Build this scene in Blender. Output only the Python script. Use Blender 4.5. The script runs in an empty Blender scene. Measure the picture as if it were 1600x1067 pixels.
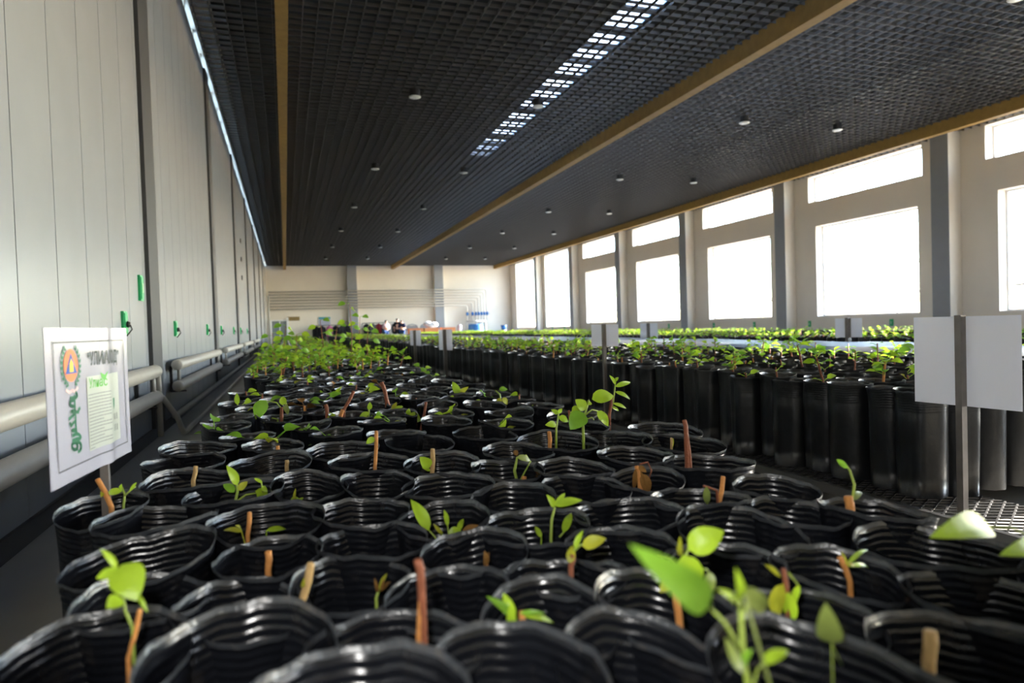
import bpy, math, random
from mathutils import Vector, Matrix
random.seed(7)
SC = bpy.context.scene
COL = SC.collection
V = Vector

# ------------------------------------------------------------------ camera
F, CX, CY, H = 1050.0, 800.0, 533.5, 0.94           # focal length in pixels of the 1600x1067 frame, eye height
VPX, VPY, ROLL = 446.0, 519.0, 0.032                # vanishing point of the hall's length, roll
_d = V((VPX - CX, VPY - CY, F)).normalized()
_dn = V((ROLL, 1.0, -(ROLL * _d.x + _d.y) / _d.z)).normalized()
_r = _dn.cross(_d)
ROWS = (_r, _d, -_dn)                               # world axes written in camera axes (right, down, forward)
CAMPOS = V((0, 0, H))
def ray(px, py):
    v = V((px - CX, py - CY, F))
    return V((ROWS[0].dot(v), ROWS[1].dot(v), ROWS[2].dot(v)))
def at(px, py, X=None, Y=None, Z=None):
    r = ray(px, py)
    t = X / r.x if X is not None else (Y / r.y if Y is not None else (Z - H) / r.z)
    return CAMPOS + r * t
def depth(p):                                       # distance along the view axis
    q = V(p) - CAMPOS
    return sum(q[i] * ROWS[i].z for i in range(3))
cd = bpy.data.cameras.new('camera'); cam = bpy.data.objects.new('camera', cd); COL.objects.link(cam)
cd.sensor_width = 36; cd.lens = 36 * F / 1600; cd.clip_start = 0.05; cd.clip_end = 500
right = V((ROWS[0].x, ROWS[1].x, ROWS[2].x)); down = V((ROWS[0].y, ROWS[1].y, ROWS[2].y)); fwd = V((ROWS[0].z, ROWS[1].z, ROWS[2].z))
m = Matrix((right, -down, -fwd)).transposed().to_4x4(); m.translation = CAMPOS
cam.matrix_world = m
cd.dof.use_dof = True; cd.dof.focus_distance = 2.5; cd.dof.aperture_fstop = 3.2
SC.camera = cam

# ------------------------------------------------------------------ world, sun, exposure
SUN_EL, SUN_AZ = math.radians(20.5), math.radians(3)      # azimuth from +X (window side) towards +Y (far end)
SKY, SUN, FLASH = 1.28, 20.0, 10.0
w = bpy.data.worlds.new('sky'); SC.world = w; w.use_nodes = True
nt = w.node_tree; bg = nt.nodes['Background']
sky = nt.nodes.new('ShaderNodeTexSky'); sky.sky_type = 'NISHITA'; sky.sun_disc = False
sky.sun_elevation = SUN_EL; sky.sun_rotation = math.pi / 2 - SUN_AZ
sky.altitude = 1300; sky.air_density = 1.0; sky.dust_density = 1.0
nt.links.new(sky.outputs[0], bg.inputs[0]); bg.inputs[1].default_value = SKY
sl = bpy.data.lights.new('sun', 'SUN'); sl.energy = SUN; sl.angle = 0.009; sl.color = (1, .93, .82)
so = bpy.data.objects.new('sun', sl); COL.objects.link(so); so.location = (30, 10, 20)
sd = V((math.cos(SUN_EL) * math.cos(SUN_AZ), math.cos(SUN_EL) * math.sin(SUN_AZ), math.sin(SUN_EL)))
so.rotation_euler = sd.to_track_quat('Z', 'Y').to_euler()
# the photographer's flash, up and left of the lens
fl = bpy.data.lights.new('camera_flash', 'SPOT'); fl.energy = FLASH; fl.shadow_soft_size = 0.025
fl.spot_size = math.radians(80); fl.spot_blend = 0.5; fl.color = (1, .98, .95)
fo = bpy.data.objects.new('camera_flash', fl); COL.objects.link(fo)
fo.location = CAMPOS - right * 0.07 - down * 0.10
fo.rotation_euler = (-(fwd + down * 0.16)).to_track_quat('Z', 'Y').to_euler()
vs = SC.view_settings
vs.view_transform = 'Standard'; vs.look = 'None'; vs.gamma = 1; vs.use_curve_mapping = False; vs.exposure = 1.45

# ------------------------------------------------------------------ materials
MATS = {}
def mat(name, col, rough=.6, spec=.5, metal=0, noise=None, bump=None, trans=0, wear=None, coat=0):
    """noise=(scale, amount) brightness variation, bump=(scale, strength), wear=(scale, colour, amount)"""
    if name in MATS: return MATS[name]
    m = bpy.data.materials.new(name); m.use_nodes = True; n = m.node_tree.nodes; L = m.node_tree.links
    b = n['Principled BSDF']; b.inputs['Roughness'].default_value = rough; b.inputs['Metallic'].default_value = metal
    b.inputs['Specular IOR Level'].default_value = spec; b.inputs['Coat Weight'].default_value = coat
    b.inputs['Base Color'].default_value = (*col, 1)
    tc = n.new('ShaderNodeTexCoord'); src = None
    if noise:
        t = n.new('ShaderNodeTexNoise'); t.inputs['Scale'].default_value = noise[0]; t.inputs['Detail'].default_value = 5
        L.new(tc.outputs['Object'], t.inputs['Vector'])
        mx = n.new('ShaderNodeMix'); mx.data_type = 'RGBA'
        a = noise[1]
        mx.inputs[6].default_value = (*[c * (1 - a) for c in col], 1); mx.inputs[7].default_value = (*[min(1, c * (1 + a)) for c in col], 1)
        L.new(t.outputs['Fac'], mx.inputs[0]); src = mx.outputs[2]
    if wear:
        t = n.new('ShaderNodeTexNoise'); t.inputs['Scale'].default_value = wear[0]; t.inputs['Detail'].default_value = 6
        L.new(tc.outputs['Object'], t.inputs['Vector'])
        r = n.new('ShaderNodeValToRGB'); r.color_ramp.elements[0].position = .55; r.color_ramp.elements[1].position = .75
        r.color_ramp.elements[0].color = (0, 0, 0, 1); r.color_ramp.elements[1].color = (wear[2],) * 3 + (1,)
        L.new(t.outputs['Fac'], r.inputs[0])
        mx = n.new('ShaderNodeMix'); mx.data_type = 'RGBA'; mx.inputs[7].default_value = (*wear[1], 1)
        if src: L.new(src, mx.inputs[6])
        else: mx.inputs[6].default_value = (*col, 1)
        L.new(r.outputs[0], mx.inputs[0]); src = mx.outputs[2]
    if src: L.new(src, b.inputs['Base Color'])
    if bump:
        t = n.new('ShaderNodeTexNoise'); t.inputs['Scale'].default_value = bump[0]; t.inputs['Detail'].default_value = 4
        L.new(tc.outputs['Object'], t.inputs['Vector'])
        bp = n.new('ShaderNodeBump'); bp.inputs['Strength'].default_value = bump[1]; bp.inputs['Distance'].default_value = .01
        L.new(t.outputs['Fac'], bp.inputs['Height']); L.new(bp.outputs[0], b.inputs['Normal'])
    if trans:
        tr = n.new('ShaderNodeBsdfTranslucent'); tr.inputs[0].default_value = (*[min(1, c * 1.5) for c in col], 1)
        if src: L.new(src, tr.inputs[0])
        ms = n.new('ShaderNodeMixShader'); ms.inputs[0].default_value = trans
        L.new(b.outputs[0], ms.inputs[1]); L.new(tr.outputs[0], ms.inputs[2]); L.new(ms.outputs[0], n['Material Output'].inputs[0])
    MATS[name] = m; return m
def glass(name, tint=(1, 1, 1)):
    if name in MATS: return MATS[name]
    m = bpy.data.materials.new(name); m.use_nodes = True; n = m.node_tree.nodes; L = m.node_tree.links
    n.remove(n['Principled BSDF'])
    t = n.new('ShaderNodeBsdfTransparent'); t.inputs[0].default_value = (*tint, 1); g = n.new('ShaderNodeBsdfGlossy'); g.inputs['Roughness'].default_value = .03
    ms = n.new('ShaderNodeMixShader'); ms.inputs[0].default_value = .05; L.new(t.outputs[0], ms.inputs[1]); L.new(g.outputs[0], ms.inputs[2])
    L.new(ms.outputs[0], n['Material Output'].inputs[0]); MATS[name] = m; return m
def skylight_mat():
    m = bpy.data.materials.new('skylight_polycarbonate'); m.use_nodes = True; n = m.node_tree.nodes; L = m.node_tree.links; n.remove(n['Principled BSDF'])
    t = n.new('ShaderNodeBsdfTransparent'); t.inputs[0].default_value = (.9, .95, 1, 1); g = n.new('ShaderNodeBsdfTranslucent'); g.inputs[0].default_value = (.75, .8, .85, 1)
    ms = n.new('ShaderNodeMixShader'); ms.inputs[0].default_value = .93; L.new(t.outputs[0], ms.inputs[1]); L.new(g.outputs[0], ms.inputs[2]); L.new(ms.outputs[0], n['Material Output'].inputs[0]); return m
M_SKYL = skylight_mat()
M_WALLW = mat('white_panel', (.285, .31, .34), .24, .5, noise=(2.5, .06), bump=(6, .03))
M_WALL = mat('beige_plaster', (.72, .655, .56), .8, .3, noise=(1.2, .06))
M_GREY_GLARE = mat('grey_paint_glare', (.25, .26, .275), .5, .4, noise=(3, .1))  # column grey, lightened so the colour carries the windows' veiling glare
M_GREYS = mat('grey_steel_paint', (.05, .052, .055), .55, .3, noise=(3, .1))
M_FLOOR = mat('concrete_floor', (.32, .31, .29), .5, .4, noise=(1.6, .25), bump=(9, .1))
M_ROOF = mat('dark_roof', (.035, .035, .037), .8, .2)
M_BLADE = mat('black_ceiling_blade', (.075, .068, .062), .5, .5)
M_OCHRE = mat('ochre_timber', (.33, .2, .055), .6, .3, noise=(7, .3))
M_PVC = mat('white_window_frame', (.8, .8, .8), .4)
M_GLASS = glass('window_glass')
M_BAG = mat('black_plastic_film', (.008, .009, .012), .22, .42, noise=(30, .4), bump=(24, .18), wear=(21, (.09, .075, .06), .22))
M_BAG2 = mat('black_plastic_film_tall', (.010, .011, .013), .30, .5, noise=(30, .4), bump=(12, .35), wear=(14, (.06, .055, .05), .2))
M_HEM = mat('scuffed_black_hem', (.05, .055, .062), .3, .7, noise=(40, .5), bump=(60, .4), wear=(45, (.2, .17, .14), .45))
M_SOIL = mat('dark_soil', (.022, .016, .011), .95, .1, noise=(60, .5), bump=(45, 1.0))
LEAFS = [mat('leaf_lime', (.42, .62, .035), .38, .5, noise=(25, .22), bump=(70, .15), trans=.4),
         mat('leaf_green', (.22, .44, .035), .40, .5, noise=(25, .22), bump=(70, .15), trans=.4),
         mat('leaf_yellow', (.46, .47, .035), .45, .4, noise=(25, .22), bump=(70, .15), trans=.4),
         mat('leaf_dry', (.23, .115, .03), .7, .2, noise=(40, .4), bump=(70, .4), trans=.1),
         mat('leaf_olive', (.24, .30, .07), .4, .5, noise=(30, .3), bump=(70, .15), trans=.2)]
M_STEM = mat('green_stem', (.30, .40, .06), .5, .4)
M_WOOD = mat('orange_bark', (.60, .26, .075), .65, .3, noise=(60, .35), bump=(90, .5))
M_WOODT = mat('tan_wood', (.50, .33, .14), .7, .3, noise=(50, .3), bump=(90, .5))
M_WOODR = mat('red_bark', (.27, .09, .045), .6, .35, noise=(60, .35), bump=(90, .5))
M_RAD = mat('cream_radiator_paint', (.40, .38, .33), .42, .5, noise=(8, .07))
M_PIPE = mat('pale_pipe_paint', (.66, .62, .54), .5)
M_DARK = mat('dark_metal', (.03, .03, .032), .5, .4, metal=.3)
M_MESH = mat('galvanised_mesh', (.16, .16, .16), .45, .5, metal=.6)
M_GREEN = mat('green_socket_plate', (.01, .36, .12), .4)
M_PAPER = mat('laminated_paper', (.43, .435, .51), .2, .5, coat=.3)
M_PAPERB = mat('laminated_blank_sheet', (.80, .82, .92), .3, .5, trans=.2)
M_INKG = mat('green_ink', (.02, .17, .085), .5)
M_INKL = mat('light_green_ink', (.10, .42, .05), .5)
M_INKK = mat('dark_ink', (.06, .065, .075), .5)
M_STEEL = mat('steel_post', (.22, .20, .19), .4, .5, metal=.6, noise=(15, .3))

# ------------------------------------------------------------------ mesh helpers
class MB:
    def __init__(s): s.v = []; s.f = []; s.mi = []
    def add(s, vs, fs, mi=0):
        o = len(s.v); s.v += [tuple(p) for p in vs]; s.f += [tuple(i + o for i in f) for f in fs]; s.mi += [mi] * len(fs)
    def box(s, a, b, mi=0):
        (x0, y0, z0), (x1, y1, z1) = a, b
        s.add([(x0, y0, z0), (x1, y0, z0), (x1, y1, z0), (x0, y1, z0), (x0, y0, z1), (x1, y0, z1), (x1, y1, z1), (x0, y1, z1)],
              [(0, 3, 2, 1), (4, 5, 6, 7), (0, 1, 5, 4), (1, 2, 6, 5), (2, 3, 7, 6), (3, 0, 4, 7)], mi)
    def bar(s, p, q, w, h, mi=0):                 # straight bar of rectangular section
        p, q = V(p), V(q); u = (q - p).normalized(); n = V((0, 0, 1)) if abs(u.z) < .95 else V((1, 0, 0))
        a = u.cross(n).normalized() * w / 2; b = a.cross(u).normalized() * h / 2
        s.add([p - a - b, p + a - b, p + a + b, p - a + b, q - a - b, q + a - b, q + a + b, q - a + b],
              [(0, 3, 2, 1), (4, 5, 6, 7), (0, 1, 5, 4), (1, 2, 6, 5), (2, 3, 7, 6), (3, 0, 4, 7)], mi)
    def tube(s, pts, r, seg=8, mi=0, cap=True):
        pts = [V(p) for p in pts]; rs = r if isinstance(r, (list, tuple)) else [r] * len(pts)
        vs = []; n = None
        for i, p in enumerate(pts):
            u = (pts[min(i + 1, len(pts) - 1)] - pts[max(i - 1, 0)]).normalized()
            if n is None: n = u.orthogonal().normalized()
            n = (n - u * n.dot(u)).normalized(); b = u.cross(n)
            for k in range(seg):
                a = 2 * math.pi * k / seg; vs.append(p + (n * math.cos(a) + b * math.sin(a)) * rs[i])
        fs = [(i * seg + k, i * seg + (k + 1) % seg, (i + 1) * seg + (k + 1) % seg, (i + 1) * seg + k) for i in range(len(pts) - 1) for k in range(seg)]
        if cap: fs += [tuple(range(seg))[::-1], tuple((len(pts) - 1) * seg + k for k in range(seg))]
        s.add(vs, fs, mi)
    def ball(s, c, r, seg=10, mi=0):
        c = V(c); r = V(r) if not isinstance(r, (int, float)) else V((r, r, r)); n = max(4, seg // 2 + 1); vs = []
        for i in range(n + 1):
            t = math.pi * i / n
            for k in range(seg):
                a = 2 * math.pi * k / seg
                vs.append((c.x + r.x * math.sin(t) * math.cos(a), c.y + r.y * math.sin(t) * math.sin(a), c.z + r.z * math.cos(t)))
        s.add(vs, [(i * seg + k, (i + 1) * seg + k, (i + 1) * seg + (k + 1) % seg, i * seg + (k + 1) % seg) for i in range(n) for k in range(seg)], mi)
    def mesh(s, name, mats, smooth=False):
        me = bpy.data.meshes.new(name); me.from_pydata(s.v, [], s.f)
        for m_ in (mats if isinstance(mats, (list, tuple)) else [mats]): me.materials.append(m_)
        if any(s.mi): me.polygons.foreach_set('material_index', s.mi)
        if smooth: me.polygons.foreach_set('use_smooth', [True] * len(me.polygons))
        me.update(); return me
    def build(s, name, mats, parent=None, smooth=False):
        return link(name, s.mesh(name, mats, smooth), parent)
def link(name, data, parent=None, loc=None):
    o = bpy.data.objects.new(name, data); COL.objects.link(o)
    if parent: o.parent = parent
    if loc is not None: o.location = loc
    return o
def tag(o, label, cat, group=None):
    o['label'] = label; o['category'] = cat
    if group: o['group'] = group
    return o
def struct(o): o['kind'] = 'structure'; return o
def empty(name, loc=(0, 0, 0)):
    o = link(name, None, None, loc); o.empty_display_size = .05; return o
def box_obj(name, a, b, m_, parent=None):
    q = MB(); q.box(a, b); return q.build(name, m_, parent)
# ------------------------------------------------------------------ the hall
XL, XR, YF, YN, ZC, ZR = -1.18, 16.6, 49.3, -4.6, 5.55, 7.6
BAY = 5.95; PIL = [13.0 + BAY * k for k in range(-3, 7)]
ground = struct(box_obj('ground', (-60, -60, -.3), (120, 120, -.06), mat('outside_ground', (.42, .38, .33), .9, .2, noise=(.3, .2))))
floor = struct(box_obj('floor', (XL - .3, YN - .2, -.055), (XR + .4, YF + .2, 0), M_FLOOR))
# left wall: insulated panels with recessed joints
wl = struct(box_obj('wall_left', (XL - .25, YN, 0), (XL - .03, YF, ZC + .02), mat('joint_grey', (.3, .3, .3), .6)))
pm = {}
y = YN; pw = .595
while y < YF - .01:
    y1 = min(y + pw, YF)
    q = MB(); g = .0015
    a, b = V((XL - .03, y + g, .1)), V((XL, y1 - g, ZC + .02))
    c = .004
    q.add([(a.x, a.y, a.z), (a.x, b.y, a.z), (a.x, b.y, b.z), (a.x, a.y, b.z), (b.x, a.y + c, a.z), (b.x, b.y - c, a.z), (b.x, b.y - c, b.z), (b.x, a.y + c, b.z)],
          [(4, 5, 6, 7), (0, 4, 7, 3), (1, 2, 6, 5), (0, 1, 5, 4), (3, 7, 6, 2)])
    q.build('wall_panel', M_WALLW, wl); y = y1
box_obj('upper_wall', (XL - .25, YN, 5.86), (XL, YF, ZR), M_WALL, wl)
for yy in range(-4, 49): box_obj('eaves_panel', (XL - .12, yy + .06, ZC + .02), (XL - .11, yy + .94, 5.86), M_SKYL, wl); box_obj('eaves_post', (XL - .15, yy - .06, ZC + .02), (XL - .05, yy + .06, 5.86), M_WALL, wl)
struct(box_obj('baseboard_left', (XL - .03, YN, 0), (XL + .02, YF, .1), mat('dark_skirting', (.07, .068, .065), .7)))
# far and near walls
wb = struct(box_obj('wall_back', (XL - .25, YF, 0), (XR + .4, YF + .25, ZR), M_WALL))
struct(box_obj('wall_front', (XL - .25, YN - .25, 0), (XR + .4, YN, ZR), M_WALL))
# window wall
OPEN = []
for k, p in enumerate(PIL[:-1]):
    if k >= 7: OPEN.append((p + .85, p + 5.2, .72, 5.5))
    else: OPEN += [(p + 1.0, p + 4.75, .9, 3.85), (p + .85, p + 5.05, 4.66, 5.5)]
q = MB(); ys = sorted({YN, YF} | {o[0] for o in OPEN} | {o[1] for o in OPEN})
for i in range(len(ys) - 1):
    ym = (ys[i] + ys[i + 1]) / 2; z = 0
    for o in sorted([o for o in OPEN if o[0] < ym < o[1]], key=lambda o: o[2]):
        q.box((XR, ys[i], z), (XR + .4, ys[i + 1], o[2])); z = o[3]
    q.box((XR, ys[i], z), (XR + .4, ys[i + 1], ZR))
struct(q.build('wall_right', M_WALL))
XG = XR + .3
for n, (y0, y1, z0, z1) in enumerate(OPEN):
    wroot = struct(empty('window_%d' % (n + 1), (XG, (y0 + y1) / 2, z0)))
    off = -V(wroot.location)
    def wb_(name, a, b, m_):
        q = MB(); q.box(V(a) + off, V(b) + off); return q.build(name, m_, wroot)
    fw = .05; t0, t1 = XG - .03, XG + .03
    big = z1 - z0 > 2; cols = 4
    wb_('frame', (t0, y0, z0), (t1, y1, z0 + fw), M_PVC); wb_('frame', (t0, y0, z1 - fw), (t1, y1, z1), M_PVC)
    wb_('frame', (t0, y0, z0 + fw), (t1, y0 + fw, z1 - fw), M_PVC); wb_('frame', (t0, y1 - fw, z0 + fw), (t1, y1, z1 - fw), M_PVC)
    zs = [z0 + fw] + ([z0 + 1.45] if big else []) + ([z0 + 3.1] if z1 - z0 > 4 else []) + [z1 - fw]
    w_ = (y1 - y0 - 2 * fw) / cols; mb = .032
    for c in range(1, cols): wb_('mullion', (t0 + .01, y0 + fw + c * w_ - mb / 2, z0 + fw), (t1 - .01, y0 + fw + c * w_ + mb / 2, z1 - fw), M_PVC)
    for z in zs[1:-1]:
        for c in range(cols): wb_('transom', (t0 + .01, y0 + fw + c * w_ + mb / 2, z - mb / 2), (t1 - .01, y0 + fw + (c + 1) * w_ - mb / 2, z + mb / 2), M_PVC)
    if big:
        for c in (0, cols - 1):
            wb_('casement_bar', (t0, y0 + fw + c * w_ + mb, z0 + .6), (t1, y0 + fw + (c + 1) * w_ - mb, z0 + .66), M_PVC)
    for c in range(cols):
        for z_a, z_b in zip(zs[:-1], zs[1:]):
            wb_('pane', (XG - .004, y0 + fw + c * w_, z_a), (XG + .004, y0 + fw + (c + 1) * w_, z_b), M_GLASS)
    pl = bpy.data.lights.new('window_portal', 'AREA'); pl.shape = 'RECTANGLE'; pl.size = z1 - z0; pl.size_y = y1 - y0
    pl.cycles.is_portal = True
    po = link('window_portal', pl, None, (XR + .45, (y0 + y1) / 2, (z0 + z1) / 2)); po.rotation_euler = (0, math.pi / 2, 0)
# columns: grey front, plaster sides
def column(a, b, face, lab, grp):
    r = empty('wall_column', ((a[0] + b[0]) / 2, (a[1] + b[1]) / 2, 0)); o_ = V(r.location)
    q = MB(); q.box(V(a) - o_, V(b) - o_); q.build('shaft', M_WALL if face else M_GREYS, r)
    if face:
        fa, fb = face; q = MB(); q.box(V(fa) - o_, V(fb) - o_); q.build('painted_face', M_GREY_GLARE, r)
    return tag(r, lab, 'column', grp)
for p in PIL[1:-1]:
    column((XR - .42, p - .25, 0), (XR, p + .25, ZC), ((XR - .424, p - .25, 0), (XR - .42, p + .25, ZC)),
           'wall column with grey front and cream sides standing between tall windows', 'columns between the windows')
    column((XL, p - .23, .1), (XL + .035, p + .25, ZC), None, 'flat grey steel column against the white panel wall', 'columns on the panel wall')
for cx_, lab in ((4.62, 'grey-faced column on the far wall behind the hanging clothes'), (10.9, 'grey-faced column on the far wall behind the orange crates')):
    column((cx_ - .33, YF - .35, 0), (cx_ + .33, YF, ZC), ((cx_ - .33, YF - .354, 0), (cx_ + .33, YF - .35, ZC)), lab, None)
# roof with ridge skylight and an open strip along the left wall, lattice ceiling below it
SK0, SK1 = 7.05, 8.0
q = MB(); q.box((XL - .25, YN, ZR), (SK0, YF, ZR + .2)); q.box((SK1, YN, ZR), (XR + .4, YF, ZR + .2))
q.box((SK0, YN, ZR), (SK1, 2, ZR + .2)); q.box((SK0, 44, ZR), (SK1, YF, ZR + .2))
for yy in range(2, 45): q.box((SK0, yy * 1.0, ZR + .05), (SK1, yy + .12, ZR + .15))
ceil = struct(q.build('ceiling', M_ROOF))
q = MB(); q.box((SK0, .12, ZR + .16), (SK1, 1.0, ZR + .17)); SKM = q.mesh('skylight_panel', M_SKYL)
for yy in range(2, 44): link('skylight_panel', SKM, ceil, (0, yy, 0))

CELLX, CELLY, BH, BW = .2105, .2065, .05, .011
stuff = MB(); x = XL + .12
bl = MB(); bl.box((-BW / 2, YN, ZC - BH / 2), (BW / 2, YF, ZC + BH / 2)); blm = bl.mesh('long_blade', M_BLADE)
while x < XR - .05:
    link('ceiling_blade', blm, ceil, (x, 0, 0)); x += CELLX
bl = MB(); bl.box((XL + .1, -BW / 2, ZC - BH / 2), (XR, BW / 2, ZC + BH / 2)); blm = bl.mesh('cross_blade', M_BLADE)
y = YN + .1
while y < YF - .05:
    if 6.5 < y < 22: link('ceiling_blade', blm, ceil, (0, y, 0))
    else: stuff.box((XL + .1, y - BW / 2, ZC - BH / 2), (XR, y + BW / 2, ZC + BH / 2))
    y += CELLY
so_ = stuff.build('ceiling_blades', M_BLADE, ceil); so_['kind'] = 'stuff'
for (x0, x1), lab in (((.03, .2), 'ochre timber ceiling beam running beside the white panel wall'), ((7.46, 7.66), 'ochre timber beam along the middle of the lattice ceiling'),
                      ((15.28, 15.46), 'ochre timber ceiling beam running beside the windows')):
    tag(box_obj('ceiling_beam', (x0, YN, 5.27), (x1, YF, 5.62), M_OCHRE), lab, 'beam')
M_LAMP = mat('white_lamp_cover', (.85, .85, .83), .4)
dl0 = None
for xx in (2.53, 5.06, 10.1, 12.78):
    for k in range(8):
        yy = 12.9 + 6.02 * (k - 1)
        if yy > 44: continue
        r = tag(empty('ceiling_downlight', (xx, yy, 5.36)), 'round white downlight hanging just under the black lattice ceiling', 'light', 'downlights under the lattice ceiling')
        if dl0 is None:
            a = MB(); a.tube([(0, 0, .02), (0, 0, .16)], [.1, .1], 16); A_ = a.mesh('housing', M_DARK)
            a = MB(); a.tube([(0, 0, 0), (0, 0, .012), (0, 0, .022)], [.085, .115, .115], 18); B_ = a.mesh('cover', M_LAMP, True)
            dl0 = 1
        link('housing', A_, r); link('cover', B_, r)

# ------------------------------------------------------------------ left wall fittings
def radiator(y0, y1, lab):
    r = tag(empty('tube_radiator', (XL + .11, y0, 0)), lab, 'radiator'); n = y1 - y0
    for z, name in ((.64, 'upper_tube'), (.42, 'lower_tube')):
        q = MB(); q.tube([(0, 0, z), (0, .015, z), (0, n - .015, z), (0, n, z)], [.045, .056, .056, .045], 18); q.build(name, M_RAD, r, True)
    for yy in (.12, n - .12):
        q = MB(); q.tube([(0, yy, .46), (0, yy, .6)], .017, 8); q.build('link_pipe', M_RAD, r, True)
    for yy in (.25, n - .3):
        q = MB(); q.box((-.105, yy - .02, .345), (.05, yy + .02, .36)); q.box((-.105, yy - .02, .345), (-.08, yy + .02, .62)); q.build('bracket', M_DARK, r)
    return r
for y0, y1, lab in ((-2.0, 1.0, 'cream twin-tube radiator at the near end of the panel wall'), (1.7, 6.45, 'cream twin-tube radiator behind the green lettered sheet'),
                    (7.65, 12.2, 'cream twin-tube radiator following the first grey wall column'), (13.5, 18.2, 'cream twin-tube radiator following the second grey wall column'),
                    (19.5, 24.1, 'cream twin-tube radiator following the third grey wall column'), (25.4, 30, 'cream twin-tube radiator following the fourth grey wall column')):
    radiator(y0, y1, lab)
q = MB(); q.tube([(XL + .11, 6.45, .64), (XL + .11, 6.55, .62), (XL + .11, 6.57, .5), (XL + .11, 6.57, .06)], .025, 8)
tag(q.build('riser_pipe', M_RAD, None, True), 'cream pipe dropping from the radiator end to the floor', 'pipe')
q = MB(); q.tube([(XL + .11, 6.45, .42), (XL + .13, 6.6, .4), (XL + .22, 6.75, .2), (XL + .26, 6.8, .05), (XL + .26, 7.0, .04), (XL + .26, 30, .04)], .024, 8)
tag(q.build('floor_pipe', M_RAD, None, True), 'thin cream pipe running along the aisle floor from the radiator', 'pipe')
q = MB(); q.tube([(XL + .08, 7.6, .12), (XL + .08, 30, .12)], .03, 8)
tag(q.build('skirting_pipe', M_RAD, None, True), 'cream heating pipe fixed low along the panel wall foot', 'pipe')
def socket(side, y, z, h, lab, plug):
    X = XL + .0 if side < 0 else XR; s = 1 if side < 0 else -1
    r = tag(empty('socket_box', (X, y, z)), lab, 'socket', 'green sockets on the %s wall' % ('panel' if side < 0 else 'window'))
    q = MB(); x0, x1 = sorted((0, s * .02)); q.box((x0, -.06, -h / 2), (x1, .06, h / 2)); x0, x1 = sorted((s * .02, s * .026)); q.box((x0, -.045, -h / 2 + .015), (x1, .045, h / 2 - .015)); q.build('plate', M_GREEN, r)
    if plug:
        q = MB(); q.tube([(s * .026, 0, -.01), (s * .05, 0, -.015)], [.026, .02], 10); pg = q.build('plug', M_DARK, r, True); q = MB(); q.tube([(s * .05, 0, -.015), (s * .06, .01, -.05), (s * .02, .015, -.1)], .005, 6); q.build('cable', M_DARK, pg, True)
    else:
        q = MB(); q.box((min(s * .026, s * .03), -.025, -.04), (max(s * .026, s * .03), .025, .04)); q.build('cover', mat('pale_green_cover', (.3, .6, .35), .4), r)
socket(-1, 6.53, 1.36, .22, 'tall green plate with pale cover high on the panel wall', False)
socket(-1, 5.85, 1.05, .18, 'green socket with dark plug behind the lettered sheet', True)
for y in (8.38, 11.65, 14.1, 17.4, 20.1, 23.4): socket(-1, y, 1.02, .17, 'green socket with dark plug above the tube radiators', True)
for y in (14.9, 18.1, 20.9, 23.4, 26.8, 29.3, 32.8, 38.9, 40.9): socket(1, y, .66, .2, 'green socket plate under a tall window', False)
# three small vents high on the panel wall
for k, z in enumerate((2.55, 3.1, 3.65)):
    tag(box_obj('wall_vent', (XL, 21.6, z), (XL + .03, 21.85, z + .12), M_DARK), 'small dark vent in a vertical row on the panel wall', 'vent', 'vents on the panel wall')

# ------------------------------------------------------------------ far end
YB = YF - .47
BLUE = mat('blue_plastic', (.02, .13, .36), .45)
for i in range(7):
    z = 3.72 - i * .2; xe = 14.5 - i * .22 if i < 5 else (12.95 + (6 - i) * .4)
    r = tag(empty('heating_pipe', (xe, YB, 0)), 'grey-cream pipe in the row crossing the far wall', 'pipe', 'pipes across the far wall')
    q = MB(); q.tube([(-1.0 - xe, 0, z), (-.15, 0, z), (-.04, 0, z - .04), (0, 0, z - .15), (0, 0, .3)], .045, 8); q.build('pipe_run', M_PIPE, r, True)
    q = MB(); q.tube([(0, -.07, 1.75), (0, -.07, 2.0)], .085, 10); vv = q.build('valve', BLUE, r, True); q = MB(); q.box((-.14, -.19, 1.84), (.14, -.15, 1.88)); q.tube([(0, -.16, 1.86), (0, -.1, 1.86)], .02, 6); q.build('lever', BLUE, vv)
q = MB(); q.tube([(-1.02, YB - .1, .2), (-1.02, YB - .1, 3.45)], .06, 8); tag(q.build('riser_pipe', M_RAD, None, True), 'upright cream pipe in the far corner by the panel wall', 'pipe')
# glazed double door and notices
d = struct(empty('door_1', (-.1, YF - .02, 0)))
q = MB(); q.box((-.85, -.1, 0), (-.77, 0, 1.8)); q.box((.2, -.1, 0), (.34, 0, 1.95)); q.box((-.85, -.1, 1.72), (.34, 0, 1.8)); q.box((-.28, -.09, 0), (-.22, 0, 1.72)); q.build('door_frame', M_PVC, d)
for x0, x1 in ((-.77, -.28), (-.22, .2)):
    q = MB(); q.box((x0, -.05, .1), (x1, -.03, 1.72)); q.build('pane', mat('grey_door_glass', (.2, .23, .24), .15, .6), d)
tag(box_obj('wall_plaque', (.15, YF - .05, 1.72), (.98, YF, 2.0), mat('brown_plaque', (.22, .15, .05), .6)), 'brown lettered plaque on the far wall above the glazed door', 'plaque')
r = tag(empty('notice_board', (2.65, YF, 1.3)), 'blue-topped white notice on the far wall above the dark coats', 'notice')
q = MB(); q.box((-.4, -.04, 0), (.4, 0, .5)); q.build('sheet', M_PAPER, r); q = MB(); q.box((-.4, -.05, .5), (.4, 0, .62)); q.build('header', mat('teal_header', (.02, .27, .32), .5), r)
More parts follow.
